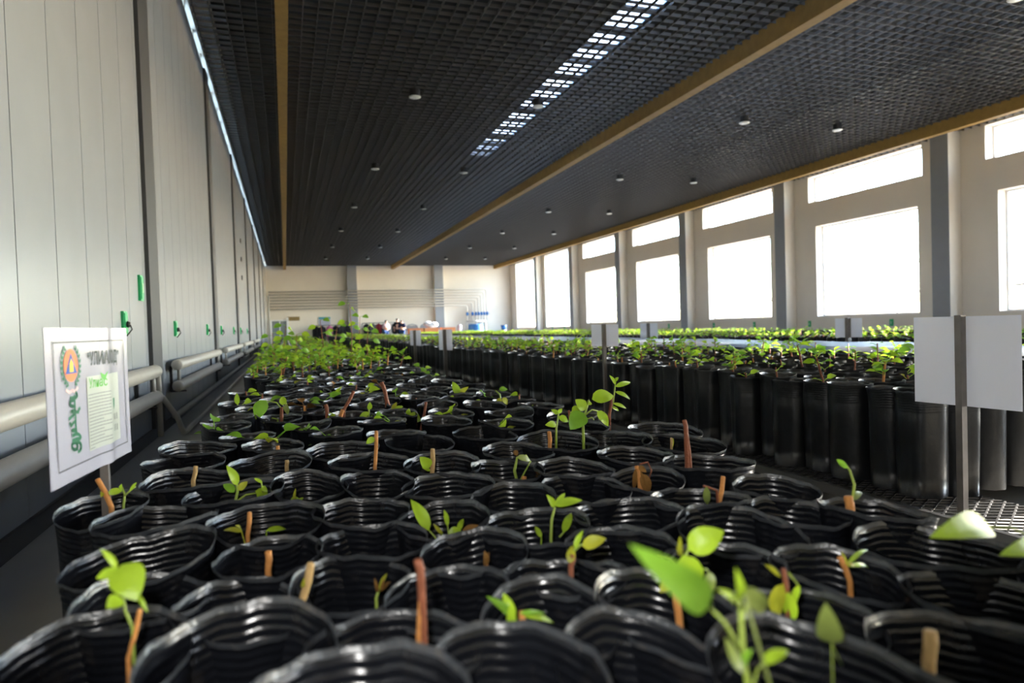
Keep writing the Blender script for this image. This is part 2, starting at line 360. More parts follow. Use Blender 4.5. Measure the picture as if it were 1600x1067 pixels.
# clothes hanging
def coat(x, y, z1, w_, h, col, lab, name):
    q = MB(); n = 10; prof = [(0, .06), (.04, .30), (.10, .5), (.3, .46), (.65, .5), (1, .56)]
    rings = []
    for t, k in prof:
        for j in range(n):
            a = 2 * math.pi * j / n
            rings.append((math.cos(a) * w_ * k, math.sin(a) * .12 * (k + .2) , -t * h))
    q.add(rings, [(i * n + j, (i + 1) * n + j, (i + 1) * n + (j + 1) % n, i * n + (j + 1) % n) for i in range(len(prof) - 1) for j in range(n)] + [tuple(range(n)), tuple((len(prof) - 1) * n + j for j in range(n))[::-1]])
    for s in (-1, 1): q.tube([(s * w_ * .42, 0, -.1 * h), (s * w_ * .58, -.03, -.38 * h), (s * w_ * .56, -.05, -.72 * h)], [.07, .062, .05], 8)
    o = q.build(name, mat('cloth_%02d%02d%02d' % tuple(int(c * 99) for c in col), col, .9, .1), None, True); o.location = (x, y, z1)
    tag(o, lab, 'clothing')
CL = [(2.05, (.012, .012, .014), 'black coat'), (2.45, (.02, .02, .024), 'charcoal coat'), (2.95, (.5, .16, .3), 'pink coat'), (3.35, (.012, .012, .016), 'black padded coat'), (3.8, (.03, .03, .03), 'dark grey coat'), (4.15, (.015, .016, .03), 'navy coat')]
for i, (x, c, n_) in enumerate(CL):
    coat(x, YB - .1, 1.3, .33, 1.05, c, n_ + (' hanging on the far rack below the blue-topped notice' if i != 2 else ' hanging among dark coats on the far rack'), 'hanging_coat')
CL2 = [(5.5, (.02, .02, .026), 'black jacket'), (5.95, (.1, .1, .1), 'grey jacket'), (6.35, (.13, .02, .025), 'dark red jacket'), (6.75, (.015, .03, .035), 'dark teal jacket'), (7.5, (.03, .03, .03), 'charcoal jacket')]
for x, c, n_ in CL2: coat(x, YB - .1, 1.36, .33, 1.0, c, n_ + ' hanging on the rail behind the standing people', 'hanging_jacket')
for x0, x1, z, lab in ((1.8, 4.35, 1.33, 'coat rail on the far wall below the blue-topped notice'), (5.2, 7.9, 1.4, 'coat rail on the far wall behind the standing people')):
    r = tag(empty('coat_rail', (x0, YB - .1, 0)), lab, 'rail')
    q = MB(); q.tube([(0, 0, z), (x1 - x0, 0, z)], .02, 8); q.build('rail', M_DARK, r, True)
    for xx in (0, x1 - x0):
        q = MB(); q.tube([(xx, 0, 0), (xx, 0, z)], .02, 8); q.build('post', M_DARK, r, True)
# crates, sacks, chairs, tank at the far end
for x, lab in ((8.6, 'orange crate beside the standing people'), (9.7, 'orange crate under the white sacks'), (10.9, 'orange crate in front of the far grey column')):
    r = tag(empty('plastic_crate', (x, 46.6, .42)), lab, 'crate'); OR = mat('orange_plastic', (.55, .2, .08), .6)
    for a, b in (((-.5, -.3, 0), (.5, -.27, .5)), ((-.5, .27, 0), (.5, .3, .5)), ((-.5, -.27, 0), (-.47, .27, .5)), ((.47, -.27, 0), (.5, .27, .5)), ((-.47, -.27, 0), (.47, .27, .03))):
        q = MB(); q.box(a, b); q.build('side', OR, r)
    r2 = MB()
    for xx in (-.45, .45):
        for yy in (-.25, .25): r2.box((xx - .03, yy - .03, -.42), (xx + .03, yy + .03, 0))
    r2.build('stand', M_DARK, r)
q = MB()
for i in range(5): q.ball((9.7 + .22 * math.sin(i * 2.1), 46.6 + .1 * math.cos(i * 3), 1.08 + .06 * (i % 3)), (.32, .22, .2), 10)
tag(q.build('white_sack', mat('white_sacking', (.75, .75, .78), .9), None, True), 'bulging white sack lying on an orange crate', 'sack')
for x, lab in ((8.55, 'grey bent-tube chair back beside the standing people'), (9.55, 'grey bent-tube chair back behind the white sack')):
    r = tag(empty('stacking_chair', (x, 47.6, 0)), lab, 'chair'); G = mat('grey_chair', (.22, .25, .28), .5)
    q = MB(); q.tube([(-.42, 0, .0), (-.42, 0, .95), (-.3, 0, 1.15), (0, 0, 1.22), (.3, 0, 1.15), (.42, 0, .95), (.42, 0, 0)], .035, 8); q.build('frame', G, r, True)
    q = MB(); q.box((-.4, -.02, .75), (.4, .02, 1.12)); q.build('backrest', G, r)
    q = MB(); q.box((-.4, -.45, .42), (.4, 0, .47)); q.build('seat', G, r)
    for xx in (-.36, .36): q = MB(); q.tube([(xx, -.42, 0), (xx, -.42, .42)], .025, 6); q.build('leg', G, r)
r = tag(empty('water_tank', (13.3, 47.8, 0)), 'blue barrel standing in a pale frame under the blue valves', 'barrel')
q = MB(); q.tube([(0, 0, .05), (0, 0, .15), (0, 0, .6), (0, 0, 1.0), (0, 0, 1.1)], [.5, .56, .58, .56, .5], 16); q.build('barrel', BLUE, r, True)
for xx in (-.75, .75): q = MB(); q.tube([(xx, -.1, 0), (xx, -.1, 1.3)], .05, 8); q.build('post', M_RAD, r, True)
q = MB(); q.tube([(-.75, -.1, 1.3), (.75, -.1, 1.3)], .05, 8); q.build('crossbar', M_RAD, r, True)
r = tag(empty('blue_bucket', (15.4, 47.6, .0)), 'small blue bucket on a stool by the far window corner', 'bucket')
q = MB(); q.tube([(0, 0, .62), (0, 0, .95)], [.17, .23], 14); q.build('pail', BLUE, r, True)
q = MB(); q.tube([(0, 0, 0), (0, 0, .62)], [.2, .2], 10); q.build('stool', M_RAD, r, True)
q = MB(); q.tube([(12.0, 47.5, 0), (12.0, 47.5, .95), (12.0, 47.5, 1.1)], [.17, .17, .12], 14); tag(q.build('white_canister', M_PAPER, None, True), 'slim white canister standing left of the blue barrel', 'canister')

# ------------------------------------------------------------------ people at the far end
def person(loc, rot, hgt, top, legs, pose, lab):
    """one continuous skinned body; shirt, trousers and hair as thin child shells"""
    s = hgt / 1.75
    J = {'pel': (0, 0, .95), 'che': (0, -.02, 1.25), 'neck': (0, -.02, 1.47), 'head': (0, -.05, 1.57), 'crown': (0, -.05, 1.68)}
    E_ = [('pel', 'che'), ('che', 'neck'), ('neck', 'head'), ('head', 'crown')]
    R_ = {'pel': .15, 'che': .165, 'neck': .06, 'head': .095, 'crown': .085}
    for sd_, n_ in ((-1, 'l'), (1, 'r')):
        J.update({'sh' + n_: (sd_ * .19, -.01, 1.40), 'el' + n_: pose[n_][0], 'wr' + n_: pose[n_][1], 'ha' + n_: pose[n_][2],
                  'hip' + n_: (sd_ * .1, 0, .88), 'kn' + n_: (sd_ * .11, -.02, .48), 'an' + n_: (sd_ * .12, .02, .09), 'to' + n_: (sd_ * .13, -.14, .045)})
        E_ += [('che', 'sh' + n_), ('sh' + n_, 'el' + n_), ('el' + n_, 'wr' + n_), ('wr' + n_, 'ha' + n_), ('pel', 'hip' + n_), ('hip' + n_, 'kn' + n_), ('kn' + n_, 'an' + n_), ('an' + n_, 'to' + n_)]
        R_.update({'sh' + n_: .075, 'el' + n_: .05, 'wr' + n_: .036, 'ha' + n_: .035, 'hip' + n_: .1, 'kn' + n_: .07, 'an' + n_: .05, 'to' + n_: .04})
    def skin(names, name, mt, grow, parent):
        idx = {n_: i for i, n_ in enumerate(names)}
        me = bpy.data.meshes.new(name); me.from_pydata([V(J[n_]) * s for n_ in names], [(idx[a], idx[b]) for a, b in E_ if a in idx and b in idx], [])
        o = link(name, me, parent); sk = o.modifiers.new('skin', 'SKIN'); sk.use_smooth_shade = True
        for i, n_ in enumerate(names):
            me.skin_vertices[0].data[i].radius = ((R_[n_] + grow) * s,) * 2; me.skin_vertices[0].data[i].use_root = (i == 0)
        sb = o.modifiers.new('sub', 'SUBSURF'); sb.levels = sb.render_levels = 2
        dg = bpy.context.evaluated_depsgraph_get(); me2 = bpy.data.meshes.new_from_object(o.evaluated_get(dg)); o.modifiers.clear(); o.data = me2
        me2.materials.clear(); me2.materials.append(mt); return o
    body = skin(list(J), 'person', mat('skin', (.55, .33, .24), .6), 0, None)
    body.location = loc; body.rotation_euler = (0, 0, rot); tag(body, lab, 'person', 'people at the far end of the hall')
    skin(['che', 'pel', 'neck', 'shl', 'ell', 'shr', 'elr'], 'shirt', top, .035, body)
    skin(['pel', 'hipl', 'knl', 'anl', 'hipr', 'knr', 'anr'], 'trousers', legs, .03, body)
    q = MB(); q.ball(V((0, -.03, 1.655)) * s, V((.102, .112, .10)) * s, 12); q.build('hair', mat('black_hair', (.012, .01, .009), .6), body, True)
    q = MB(); q.ball(V((0, -.155, 1.59)) * s, V((.016, .022, .02)) * s, 8)
    for xx in (-.035, .035): q.ball(V((xx, -.135, 1.62)) * s, V((.014, .01, .008)) * s, 6)
    q.build('face', mat('face_features', (.32, .16, .11), .6), body, True)
CRX = {'l': ((-.28, -.04, 1.12), (-.1, -.26, 1.1), (.02, -.3, 1.11)), 'r': ((.28, -.04, 1.12), (.1, -.26, 1.08), (-.02, -.3, 1.08))}
DWN = {'l': ((-.25, .02, 1.12), (-.24, -.06, .88), (-.23, -.1, .8)), 'r': ((.25, .02, 1.12), (.24, -.06, .88), (.23, -.1, .8))}
NAVY = mat('navy_cloth', (.02, .025, .06), .9, .1); BLK = mat('black_cloth', (.014, .014, .016), .9, .1); JEAN = mat('blue_jeans', (.03, .06, .16), .9, .1)
PK = mat('grey_pink_cloth', (.3, .22, .24), .9, .1)
P_ = [(603.5, 'l'), (621, 'm'), (628.5, 'r')]
person((at(603.5, 520, Y=46)).xy.to_3d(), .25, 1.55, PK, JEAN, CRX, 'person in pale top and jeans holding something at the chest, beside the jackets')
person((at(621.5, 520, Y=47)).xy.to_3d(), -.2, 1.66, BLK, BLK, DWN, 'tall person dressed all in black behind the person in navy')
person((at(628.5, 520, Y=45.6)).xy.to_3d(), -.4, 1.52, NAVY, JEAN, CRX, 'person in navy top and jeans with arms folded by the grey chair')
# ------------------------------------------------------------------ low mesh platforms under the bags
ZB, ZT = .1, .58                                     # platform level, usual rim height
def platform(x0, x1, y0, y1, lab, mesh_w):
    r = tag(empty('mesh_platform', (x0, y0, 0)), lab, 'platform'); W, L = x1 - x0, y1 - y0
    for a, b in (((0, 0, .055), (.03, L, ZB)), ((W - .03, 0, .055), (W, L, ZB)), ((.03, 0, .055), (W - .03, .03, ZB)), ((.03, L - .03, .055), (W - .03, L, ZB))):
        q = MB(); q.box(a, b); q.build('edge_bar', M_MESH, r)
    for k in range(int(L / 2) + 1):
        for xx in (.05, W - .09): q = MB(); q.box((xx, min(k * 2.0, L - .1), 0), (xx + .04, min(k * 2.0, L - .1) + .04, .055)); q.build('foot', M_DARK, r)
    for xx0 in mesh_w:                                # expanded metal: crossing slanted strands
        q = MB(); ww = .42; st = .085; y = 0
        while y < min(L, 16) - .3:
            q.bar((xx0, y, ZB - .006), (xx0 + ww, y + .25, ZB - .006), .007, .006); q.bar((xx0, y + .25, ZB - .006), (xx0 + ww, y, ZB - .006), .007, .006); y += st * .62
        o = q.build('expanded_mesh', M_DARK, r); o['kind'] = 'stuff'
platform(-.36, 1.22, .2, 46, 'low mesh platform under the bags beside the radiator aisle', (1.16,))
platform(2.52, 4.42, .9, 46, 'low mesh platform under the tall bags across the centre aisle', (.03,))
platform(5.15, 6.7, 2, 46, 'low mesh platform under the grey sheeted bags', ())
platform(7.9, 9.5, 4, 46, 'low mesh platform under the sunlit plants', ())
platform(10.6, 12.2, 6, 46, 'low mesh platform nearest the window wall', ())

# ------------------------------------------------------------------ ribbed bags
def bag_meshes(seed, r0=.098, h=.48, seg=36, ribs=13, sub=4, crush=1.0, soil=.14, side=0.0, tilt=None, hem=True, ey=1.0):
    rn = random.Random(seed); P = lambda: rn.uniform(0, 2 * math.pi)
    hk = [(2, rn.uniform(.01, .075) * crush, P()), (3, rn.uniform(.003, .022) * crush, P()), (5, rn.uniform(0, .006) * crush, P())]
    fold = (P(), rn.uniform(.0, .2) * crush * (rn.random() < .3), rn.uniform(.3, .5))
    wr = [(k, rn.uniform(.2, 1) * side / k, P()) for k in (4, 6, 7, 9, 11)]
    rimz = [(1, rn.uniform(.002, .012) * crush, P()), (2, rn.uniform(.001, .008) * crush, P()), (3, rn.uniform(.001, .003) * crush, P()), (7, .0016, P()), (13, .0012, P())]
    if tilt: rimz[0] = (1, tilt[0], tilt[1])
    pit = .0118
    def pt(a, d, extra=0):
        fade = .25 + .75 * math.exp(-d / .13)
        k = 1 + sum(b * math.cos(n * a + p) for n, b, p in hk) * fade
        da = (a - fold[0] + math.pi) % (2 * math.pi) - math.pi
        k -= fold[1] * math.exp(-(da / fold[2]) ** 2) * math.exp(-d / .09)
        k += sum(b * math.cos(n * a + p + d * 2.2) for n, b, p in wr) * min(1, d / .06)
        body = .93 + .07 * math.exp(-d / .06) - .03 * max(0, d - .3) / .18
        z = sum(b * math.cos(n * a + p) for n, b, p in rimz) * max(0, 1 - d / .25)
        r = (r0 * body * k) + extra
        return (math.cos(a) * r, math.sin(a) * r * (1 + (ey - 1) * (.45 + .55 * math.exp(-d / .2))), z - d)
    ds = [(0, .0008), (.0018, .0012), (.0045, 0)] if hem else [(0, 0)]
    nh = len(ds) - 1; top = ds[-1][0] + .003
    for i in range(ribs * sub + 1):
        d = top + i * pit / sub; ds.append((d, -.0013 * (1 - math.cos(2 * math.pi * i / sub)) / 2 * (1 if i < ribs * sub * .8 else .6)))
    d = ds[-1][0]
    for t in (.25, .5, .75, 1): ds.append((d + (h - d) * t, 0))
    q = MB(); vs = [pt(2 * math.pi * k / seg, dd, e) for dd, e in ds for k in range(seg)]
    fs = []; mi = []
    for i in range(len(ds) - 1):
        for k in range(seg): fs.append((i * seg + k, (i + 1) * seg + k, (i + 1) * seg + (k + 1) % seg, i * seg + (k + 1) % seg)); mi.append(1 if i < nh + (1 if hem else 0) and hem else 0)
    fs.append(tuple((len(ds) - 1) * seg + k for k in range(seg))); mi.append(0)
    q.v = vs; q.f = fs; q.mi = mi
    sm = MB(); n2 = 20; ring = [pt(2 * math.pi * k / n2, soil, -.003) for k in range(n2)]
    zc = -soil
    sv = [(0, 0, zc + rn.uniform(0, .012))] + [(x * .5, y_ * .5, zc + rn.uniform(-.006, .012)) for x, y_, z in ring] + ring
    sf = [(0, 1 + k, 1 + (k + 1) % n2) for k in range(n2)] + [(1 + k, 1 + n2 + k, 1 + n2 + (k + 1) % n2, 1 + (k + 1) % n2) for k in range(n2)]
    sm.add(sv, sf)
    return q, sm
def put_bag(pos, rot, meshes, label, group):
    o = link('nursery_bag', meshes[0], None, pos); o.rotation_euler = (0, 0, rot); tag(o, label, 'bag', group)
    link('soil', meshes[1], o); return o
def bagset(seed, mt, **k):
    q, s = bag_meshes(seed, **k); return q.mesh('bag', [mt, M_HEM], True), s.mesh('soil', M_SOIL, True)

# rims read off the photograph: left x, right x, y of the widest line, (optional) lift
TR = [(15, 310, 1000), (120, 340, 874), (130, 332, 928), (170, 350, 806), (139, 196, 792), (217, 375, 747), (272, 434, 772), (230, 355, 716), (251, 362, 702),
      (361, 484, 721), (425, 532, 757), (325, 505, 817), (345, 495, 858), (495, 662, 850), (492, 637, 797), (535, 645, 752), (512, 640, 719), (631, 749, 722),
      (636, 775, 757), (622, 762, 808), (732, 872, 782), (775, 946, 826), (700, 792, 885), (522, 655, 918), (655, 738, 925), (525, 790, 985), (337, 512, 932),
      (250, 530, 1015), (512, 812, 1060), (792, 977, 893), (745, 942, 955), (870, 1065, 1030), (985, 1122, 972), (947, 1052, 856), (1050, 1245, 830), (892, 1065, 802),
      (854, 990, 762), (835, 960, 731), (937, 1052, 709), (950, 1070, 749), (1040, 1171, 720), (1005, 1130, 691), (984, 1092, 670), (902, 1002, 684), (821, 935, 687),
      (745, 840, 731), (754, 867, 703), (709, 806, 676), (602, 709, 690), (475, 600, 702), (1158, 1268, 760), (1171, 1319, 800), (1322, 1437, 806), (1358, 1600, 850),
      (1030, 1180, 786), (1257, 1580, 990), (1395, 1660, 925), (1195, 1362, 882), (1105, 1290, 930), (1020, 1200, 884), (1065, 1265, 1040), (1590, 1800, 905), (760, 900, 1036)]
EY = 1.3                                              # the bags are squeezed oval, long axis down the hall
BAGS = []
for x0, x1, y in TR:
    zt = ZT + (.085 if y > 1050 else .055 if y > 1034 else .03 if y > 1000 else .015 if y > 940 else 0); c = at((x0 + x1) / 2, y, Z=zt); rr = (x1 - x0) / 2 * depth(c) / F
    BAGS.append([c.x, c.y, max(.086, min(.112, rr)), (x0 + x1) / 2, y, zt])
for it in range(60):                                   # neighbours touch, they do not pass through each other
    for i in range(len(BAGS)):
        for j in range(i):
            a, b = BAGS[i], BAGS[j]; dx, dy = a[0] - b[0], a[1] - b[1]; dd = math.hypot(dx, dy) or 1e-6; need = (a[2] + b[2]) * .84; dd = math.hypot(dx, dy / EY) or 1e-6
            if dd < need:
                s = (need - dd) / dd * .25; a[0] += dx * s; a[1] += dy * s; b[0] -= dx * s; b[1] -= dy * s
NTR = len(BAGS)
def oval(i):                                          # each bag as long as its neighbours leave it
    a = BAGS[i]; e = 1.6
    for j, b in enumerate(BAGS[:NTR]):
        if j != i and abs(a[0] - b[0]) < .6 * (a[2] + b[2]): e = min(e, abs(a[1] - b[1]) / (a[2] + b[2]) * 1.22)
    return max(1.12, e)
y = .4; row = 0
FILL = []
while y < 9.3:
    n = 7 if row % 2 == 0 else 7; x = -.245 + (row % 2) * .1
    for k in range(n):
        px, py = x + k * .201 + random.uniform(-.012, .012), y + random.uniform(-.012, .012)
        if px > 1.13: continue
        if all(math.hypot(px - b[0], (py - b[1]) / EY) > .93 * (b[2] + .096) - .014 for b in BAGS) and not (px < -.12 and 4.35 < py < 5.5):
            BAGS.append([px, py, random.uniform(.092, .102), 0, 0, ZT])
    y += .088 if y < 3.2 else .262; row += 1
BSETS = [bagset(100 + i, M_BAG, seg=30, ribs=10, sub=3, crush=.95, soil=random.uniform(.1, .15), ey=EY) for i in range(14)]

# ------------------------------------------------------------------ plants
def leaf(q, B, T, wd, nrm, fold=.18, arch=.1, n=7, mi=0):
    B, T = V(B), V(T); u = T - B; L = u.length; u.normalize(); nn = V(nrm); nn = (nn - u * nn.dot(u))
    nn = nn.normalized() if nn.length > 1e-4 else u.orthogonal().normalized(); s = u.cross(nn); vs = []
    for i in range(n + 1):
        t = i / n; w_ = wd * .5 * (2.75 * max(t, .0) ** .6 * max(1 - t, 0) ** .92 if 0 < t < 1 else .02)
        c = B + u * (t * L) + nn * (arch * L * math.sin(math.pi * t) - .18 * L * arch * t)
        for k in (-1, -.5, 0, .5, 1): vs.append(c + s * (k * w_) + nn * (fold * w_ * (abs(k) ** 1.3) + .06 * w_ * math.sin(9 * t + 3 * k)))
    q.add(vs, [(i * 5 + k, i * 5 + k + 1, (i + 1) * 5 + k + 1, (i + 1) * 5 + k) for i in range(n) for k in range(4)], mi)
def toward(p, up=.45, wide=False):                                 # a normal that leans to the light: up and to the camera side
    if wide: return (CAMPOS - V(p)).normalized() + V((-.1, 0, .15))
    return (CAMPOS - V(p)).normalized() + V((random.uniform(-.35, .35), 0, up + random.uniform(-.3, .3)))

WD = {'o': M_WOOD, 't': M_WOODT, 'r': M_WOODR}
HERO = {}
def hero(bag_px, desc, items, Y=None, Zg=None, name='seedling', where=None):
    """items in photo pixels: ('k', colour, p, q, w) cutting; ('s', pts, w) stem; ('l', base, tip, w, leaf material[, depth swing])"""
    if bag_px:
        i = min(range(NTR), key=lambda k: math.hypot(BAGS[k][3] - bag_px[0], BAGS[k][4] - bag_px[1])); bx, by = BAGS[i][:2]; HERO.setdefault(i, desc); zs_ = ZT - .14
    else:
        g_ = at(*Zg, Z=.5); bx, by = g_.x, g_.y; zs_ = ZT - .12
    Yp = by if Y is None else Y
    first = None; parts = []; rooted = any(t[0] == 'k' for t in items); P2 = []
    for it in items:
        pl_ = [it[2], it[3]] if it[0] == 'k' else it[1] if it[0] == 's' else []
        P2 += [(a[0] + (b[0] - a[0]) * f_, a[1] + (b[1] - a[1]) * f_) for a, b in zip(pl_[:-1], pl_[1:]) for f_ in (0, .2, .4, .6, .8, 1)]
    P2 += [(t[1][0] + (t[2][0] - t[1][0]) * f_, t[1][1] + (t[2][1] - t[1][1]) * f_) for t in items if t[0] == 'l' and t[3] > 30 for f_ in (.2, .4, .6, .8, 1)]
    for it in items:
        if it[0] == 'k':
            a, b = at(*it[2], Y=Yp), at(*it[3], Y=Yp); k = depth(a) / F; r = it[4] * k / 2
            first = first or a
            g = a + (a - b).normalized() * .01; g.z = min(g.z, zs_ - .01)
            md = a.lerp(b, .55) + V((r * .3, 0, 0)); q = MB(); q.tube([g, a, md, a.lerp(b, .97), b], [r, r, r * 1.05, r, r * .8], 8)
            parts.append(('cutting', q, WD[it[1]]))
        elif it[0] == 's':
            ps = [at(*p, Y=Yp + .006 * j) for j, p in enumerate(it[1])]; k = depth(ps[0]) / F; r = it[2] * k / 2; first = first or ps[0]
            if (not rooted) or (len(it[1]) and min(math.hypot(it[1][0][0] - p[0], it[1][0][1] - p[1]) for t in items if t is not it and t[0] in 'ks' for p in ([t[2], t[3]] if t[0] == 'k' else t[1])) > 14 if sum(t[0] in 'ks' for t in items) > 1 else False):
                if not rooted or it[1][0][1] > it[1][-1][1]: ps.insert(0, V((ps[0].x, ps[0].y, zs_ - .01))); rooted = True
            q = MB(); q.tube(ps, [r * (1.1 - .4 * j / (len(ps) - 1)) for j in range(len(ps))], 6); parts.append(('stem', q, M_STEM if len(it) < 4 else it[3]))
        else:
            sw = it[5] if len(it) > 5 else random.uniform(-.02, .03)
            a = at(*it[1], Y=Yp - .004); b = at(*it[2], Y=Yp + sw); k = depth(a) / F; first = first or a
            q = MB(); leaf(q, a, b, it[3] * k, toward(a, wide=it[3] > 28), n=8)
            if not P2 or min(math.hypot(it[1][0] - p[0], it[1][1] - p[1]) for p in P2) > (9 if it[3] < 20 else 16):
                q.tube([a, a.lerp(V((bx, a.y, zs_)), .3) - V((0, 0, .02)), V((a.x + (bx - a.x) * .25, a.y, zs_ - .005))], [.0012, .0016, .002], 5)
            parts.append(('leaf', q, LEAFS[it[4]]))
    o_ = V((first.x, first.y, min(first.z, zs_)))
    r = empty(name, o_)
    for nm, q, mt in parts:
        q.v = [tuple(V(v) - o_) for v in q.v]; q.build(nm, mt, r, True)
    tag(r, desc + (where or (' growing in a ribbed black bag' if len(desc.split()) < 11 else '')), 'seedling' if name == 'seedling' else 'cutting'); return r
L_, G_, Y_, D_, O_ = 0, 1, 2, 3, 4
hero((162, 1000), 'seedling with one big round drooping leaf on an orange cutting', [('k', 'o', (201, 1027), (219, 952), 7), ('s', [(207, 980), (196, 955), (190, 915), (182, 888)], 5), ('l', (191, 882), (214, 938), 52, L_, -.03), ('l', (183, 888), (157, 857), 11, L_), ('l', (186, 893), (150, 903), 18, L_), ('l', (191, 935), (166, 950), 26, L_), ('l', (213, 926), (231, 957), 7, L_)])
hero((425, 932), 'thick tan cutting leaning right with one green bud', [('k', 't', (470, 947), (486, 879), 12), ('l', (472, 918), (475, 903), 6, Y_)], name='cutting', where=', standing bare in a ribbed bag')
hero((420, 858), 'short upright orange cutting with a flat tan top', [('k', 'o', (419, 889), (419, 861), 10)], name='cutting', where=' in a smooth-sided bag')
hero((655, 985), 'tall orange cutting ending in a fat red bud', [('k', 'o', (655, 992), (658, 903), 10), ('k', 'r', (658, 906), (652, 874), 13), ('l', (660, 975), (664, 950), 9, D_)], name='cutting', where=' in a wide ribbed bag')
hero((588, 918), 'tiny brown sprout with four short wilted tips', [('s', [(588, 934), (592, 920), (597, 908)], 5), ('l', (590, 925), (585, 903), 6, D_), ('l', (593, 922), (605, 895), 7, Y_), ('l', (594, 924), (611, 908), 6, D_), ('l', (595, 920), (600, 903), 5, D_)])
hero((692, 808), 'many-leaved seedling with a long upright leaf beside an orange stub', [('k', 'o', (697, 876), (701, 838), 8), ('s', [(692, 873), (692, 845), (690, 832)], 5), ('s', [(691, 858), (679, 838), (668, 826)], 3), ('l', (670, 829), (642, 780), 21, L_), ('s', [(693, 845), (702, 833), (715, 831)], 3), ('l', (699, 822), (694, 796), 8, L_), ('s', [(701, 834), (699, 818)], 2.5), ('l', (700, 836), (724, 833), 22, L_), ('l', (716, 831), (724, 810), 9, L_), ('l', (722, 832), (748, 820), 11, D_), ('l', (718, 834), (729, 847), 8, L_), ('l', (691, 834), (677, 818), 6, Y_)])
hero((745, 885), 'slim orange cutting with a brown pointed bud', [('k', 'o', (764, 920), (759, 880), 7), ('l', (759, 884), (757, 860), 11, D_), ('l', (760, 882), (764, 862), 7, D_)], name='cutting', where=' in a narrow bag')
hero((860, 826), 'seedling with a two-winged lime top and a curled side leaf', [('s', [(861, 840), (862, 812), (867, 792)], 5), ('l', (866, 792), (854, 773), 11, L_), ('l', (866, 790), (910, 781), 14, L_), ('l', (867, 790), (883, 770), 9, L_), ('s', [(874, 839), (886, 826)], 3), ('l', (880, 832), (893, 801), 13, L_), ('l', (846, 840), (836, 822), 8, L_)])
hero((885, 893), 'orange cutting with a brown swollen bud and two lime leaves', [('k', 'o', (893, 907), (892, 880), 6), ('k', 'r', (892, 884), (895, 866), 9), ('l', (891, 880), (894, 852), 14, Y_), ('l', (898, 857), (911, 828), 10, L_), ('s', [(897, 860), (906, 852), (915, 849)], 4), ('l', (910, 853), (947, 841), 21, Y_)])
hero((845, 955), 'low seedling with five spread narrow leaves round a cork-brown stub', [('k', 'o', (813, 987), (816, 955), 11), ('s', [(804, 988), (803, 965)], 4), ('l', (806, 968), (760, 931), 15, G_), ('l', (804, 965), (786, 926), 16, L_), ('l', (812, 958), (852, 958), 8, G_), ('l', (818, 962), (866, 973), 11, L_), ('l', (802, 986), (799, 938), 16, L_)])
hero((1055, 972), 'tall seedling with one broad raised leaf and hanging yellow leaves on a long orange cutting', [('k', 'o', (1065, 1003), (1052, 912), 11), ('s', [(1054, 920), (1060, 885), (1076, 858)], 6), ('l', (1075, 858), (1131, 829), 42, L_), ('l', (1063, 868), (1063, 838), 9, Y_), ('l', (1067, 867), (1090, 918), 40, L_), ('s', [(1060, 884), (1048, 872), (1028, 866)], 3), ('l', (1055, 905), (1031, 925), 24, Y_), ('s', [(1096, 888), (1105, 890), (1110, 900)], 3), ('l', (1108, 893), (1112, 926), 16, O_)])
hero((1165, 1040), 'tall pale-stemmed seedling with one very large dark leaf reaching sideways', [('s', [(1169, 1075), (1161, 1015), (1158, 970), (1155, 933)], 10), ('s', [(1156, 1012), (1132, 972), (1107, 947)], 6), ('l', (1108, 948), (988, 853), 52, G_, -.05), ('l', (1155, 938), (1150, 888), 16, L_), ('s', [(1158, 945), (1145, 936)], 4), ('l', (1150, 942), (1121, 920), 13, L_), ('s', [(1160, 975), (1166, 945), (1170, 935)], 4), ('l', (1160, 917), (1197, 955), 30, O_), ('l', (1160, 1052), (1133, 995), 16, O_), ('l', (1163, 1040), (1175, 1015), 16, G_), ('s', [(1176, 1072), (1184, 1045), (1196, 1033)], 4), ('l', (1190, 1036), (1232, 1016), 19, L_)])
hero((1190, 930), 'wilted seedling with red bud and hanging yellow-green leaves', [('k', 'r', (1230, 932), (1224, 888), 8), ('l', (1220, 902), (1194, 881), 8, Y_), ('l', (1224, 912), (1211, 968), 26, Y_), ('l', (1231, 925), (1240, 972), 22, L_), ('s', [(1232, 895), (1246, 912), (1250, 925)], 3), ('l', (1250, 915), (1244, 942), 13, L_)])
hero((1290, 882), 'leaning orange cutting with a three-pointed lime sprout', [('k', 'o', (1328, 908), (1312, 870), 9), ('l', (1322, 884), (1357, 858), 8, L_), ('l', (1324, 885), (1359, 887), 8, L_), ('l', (1324, 885), (1315, 861), 6, Y_), ('l', (1320, 880), (1336, 884), 8, Y_)])
hero((1420, 990), 'thick flat-topped tan stub', [('k', 't', (1451, 1032), (1453, 985), 19)], name='cutting', where=' inside the widest black bag')
hero((1400, 985), 'single olive leaf curling over the bag rim', [('l', (1300, 1004), (1290, 943), 38, O_, -.02), ('s', [(1300, 1004), (1306, 1020), (1316, 1040)], 3)])
hero((1600, 905), 'seedling with two smooth lime leaves held out on long stalks', [('s', [(1660, 900), (1610, 838), (1582, 825), (1542, 823)], 5), ('l', (1547, 823), (1456, 838), 44, L_, -.04), ('s', [(1655, 905), (1630, 870), (1620, 858)], 4), ('l', (1640, 856), (1564, 866), 36, L_, -.03)])
hero((1370, 806), 'rough orange stump with a hooked green shoot', [('k', 'o', (1329, 812), (1325, 775), 13), ('s', [(1331, 785), (1335, 757), (1328, 735), (1320, 724)], 5), ('l', (1324, 732), (1307, 717), 9, G_), ('l', (1332, 782), (1346, 768), 11, O_)])
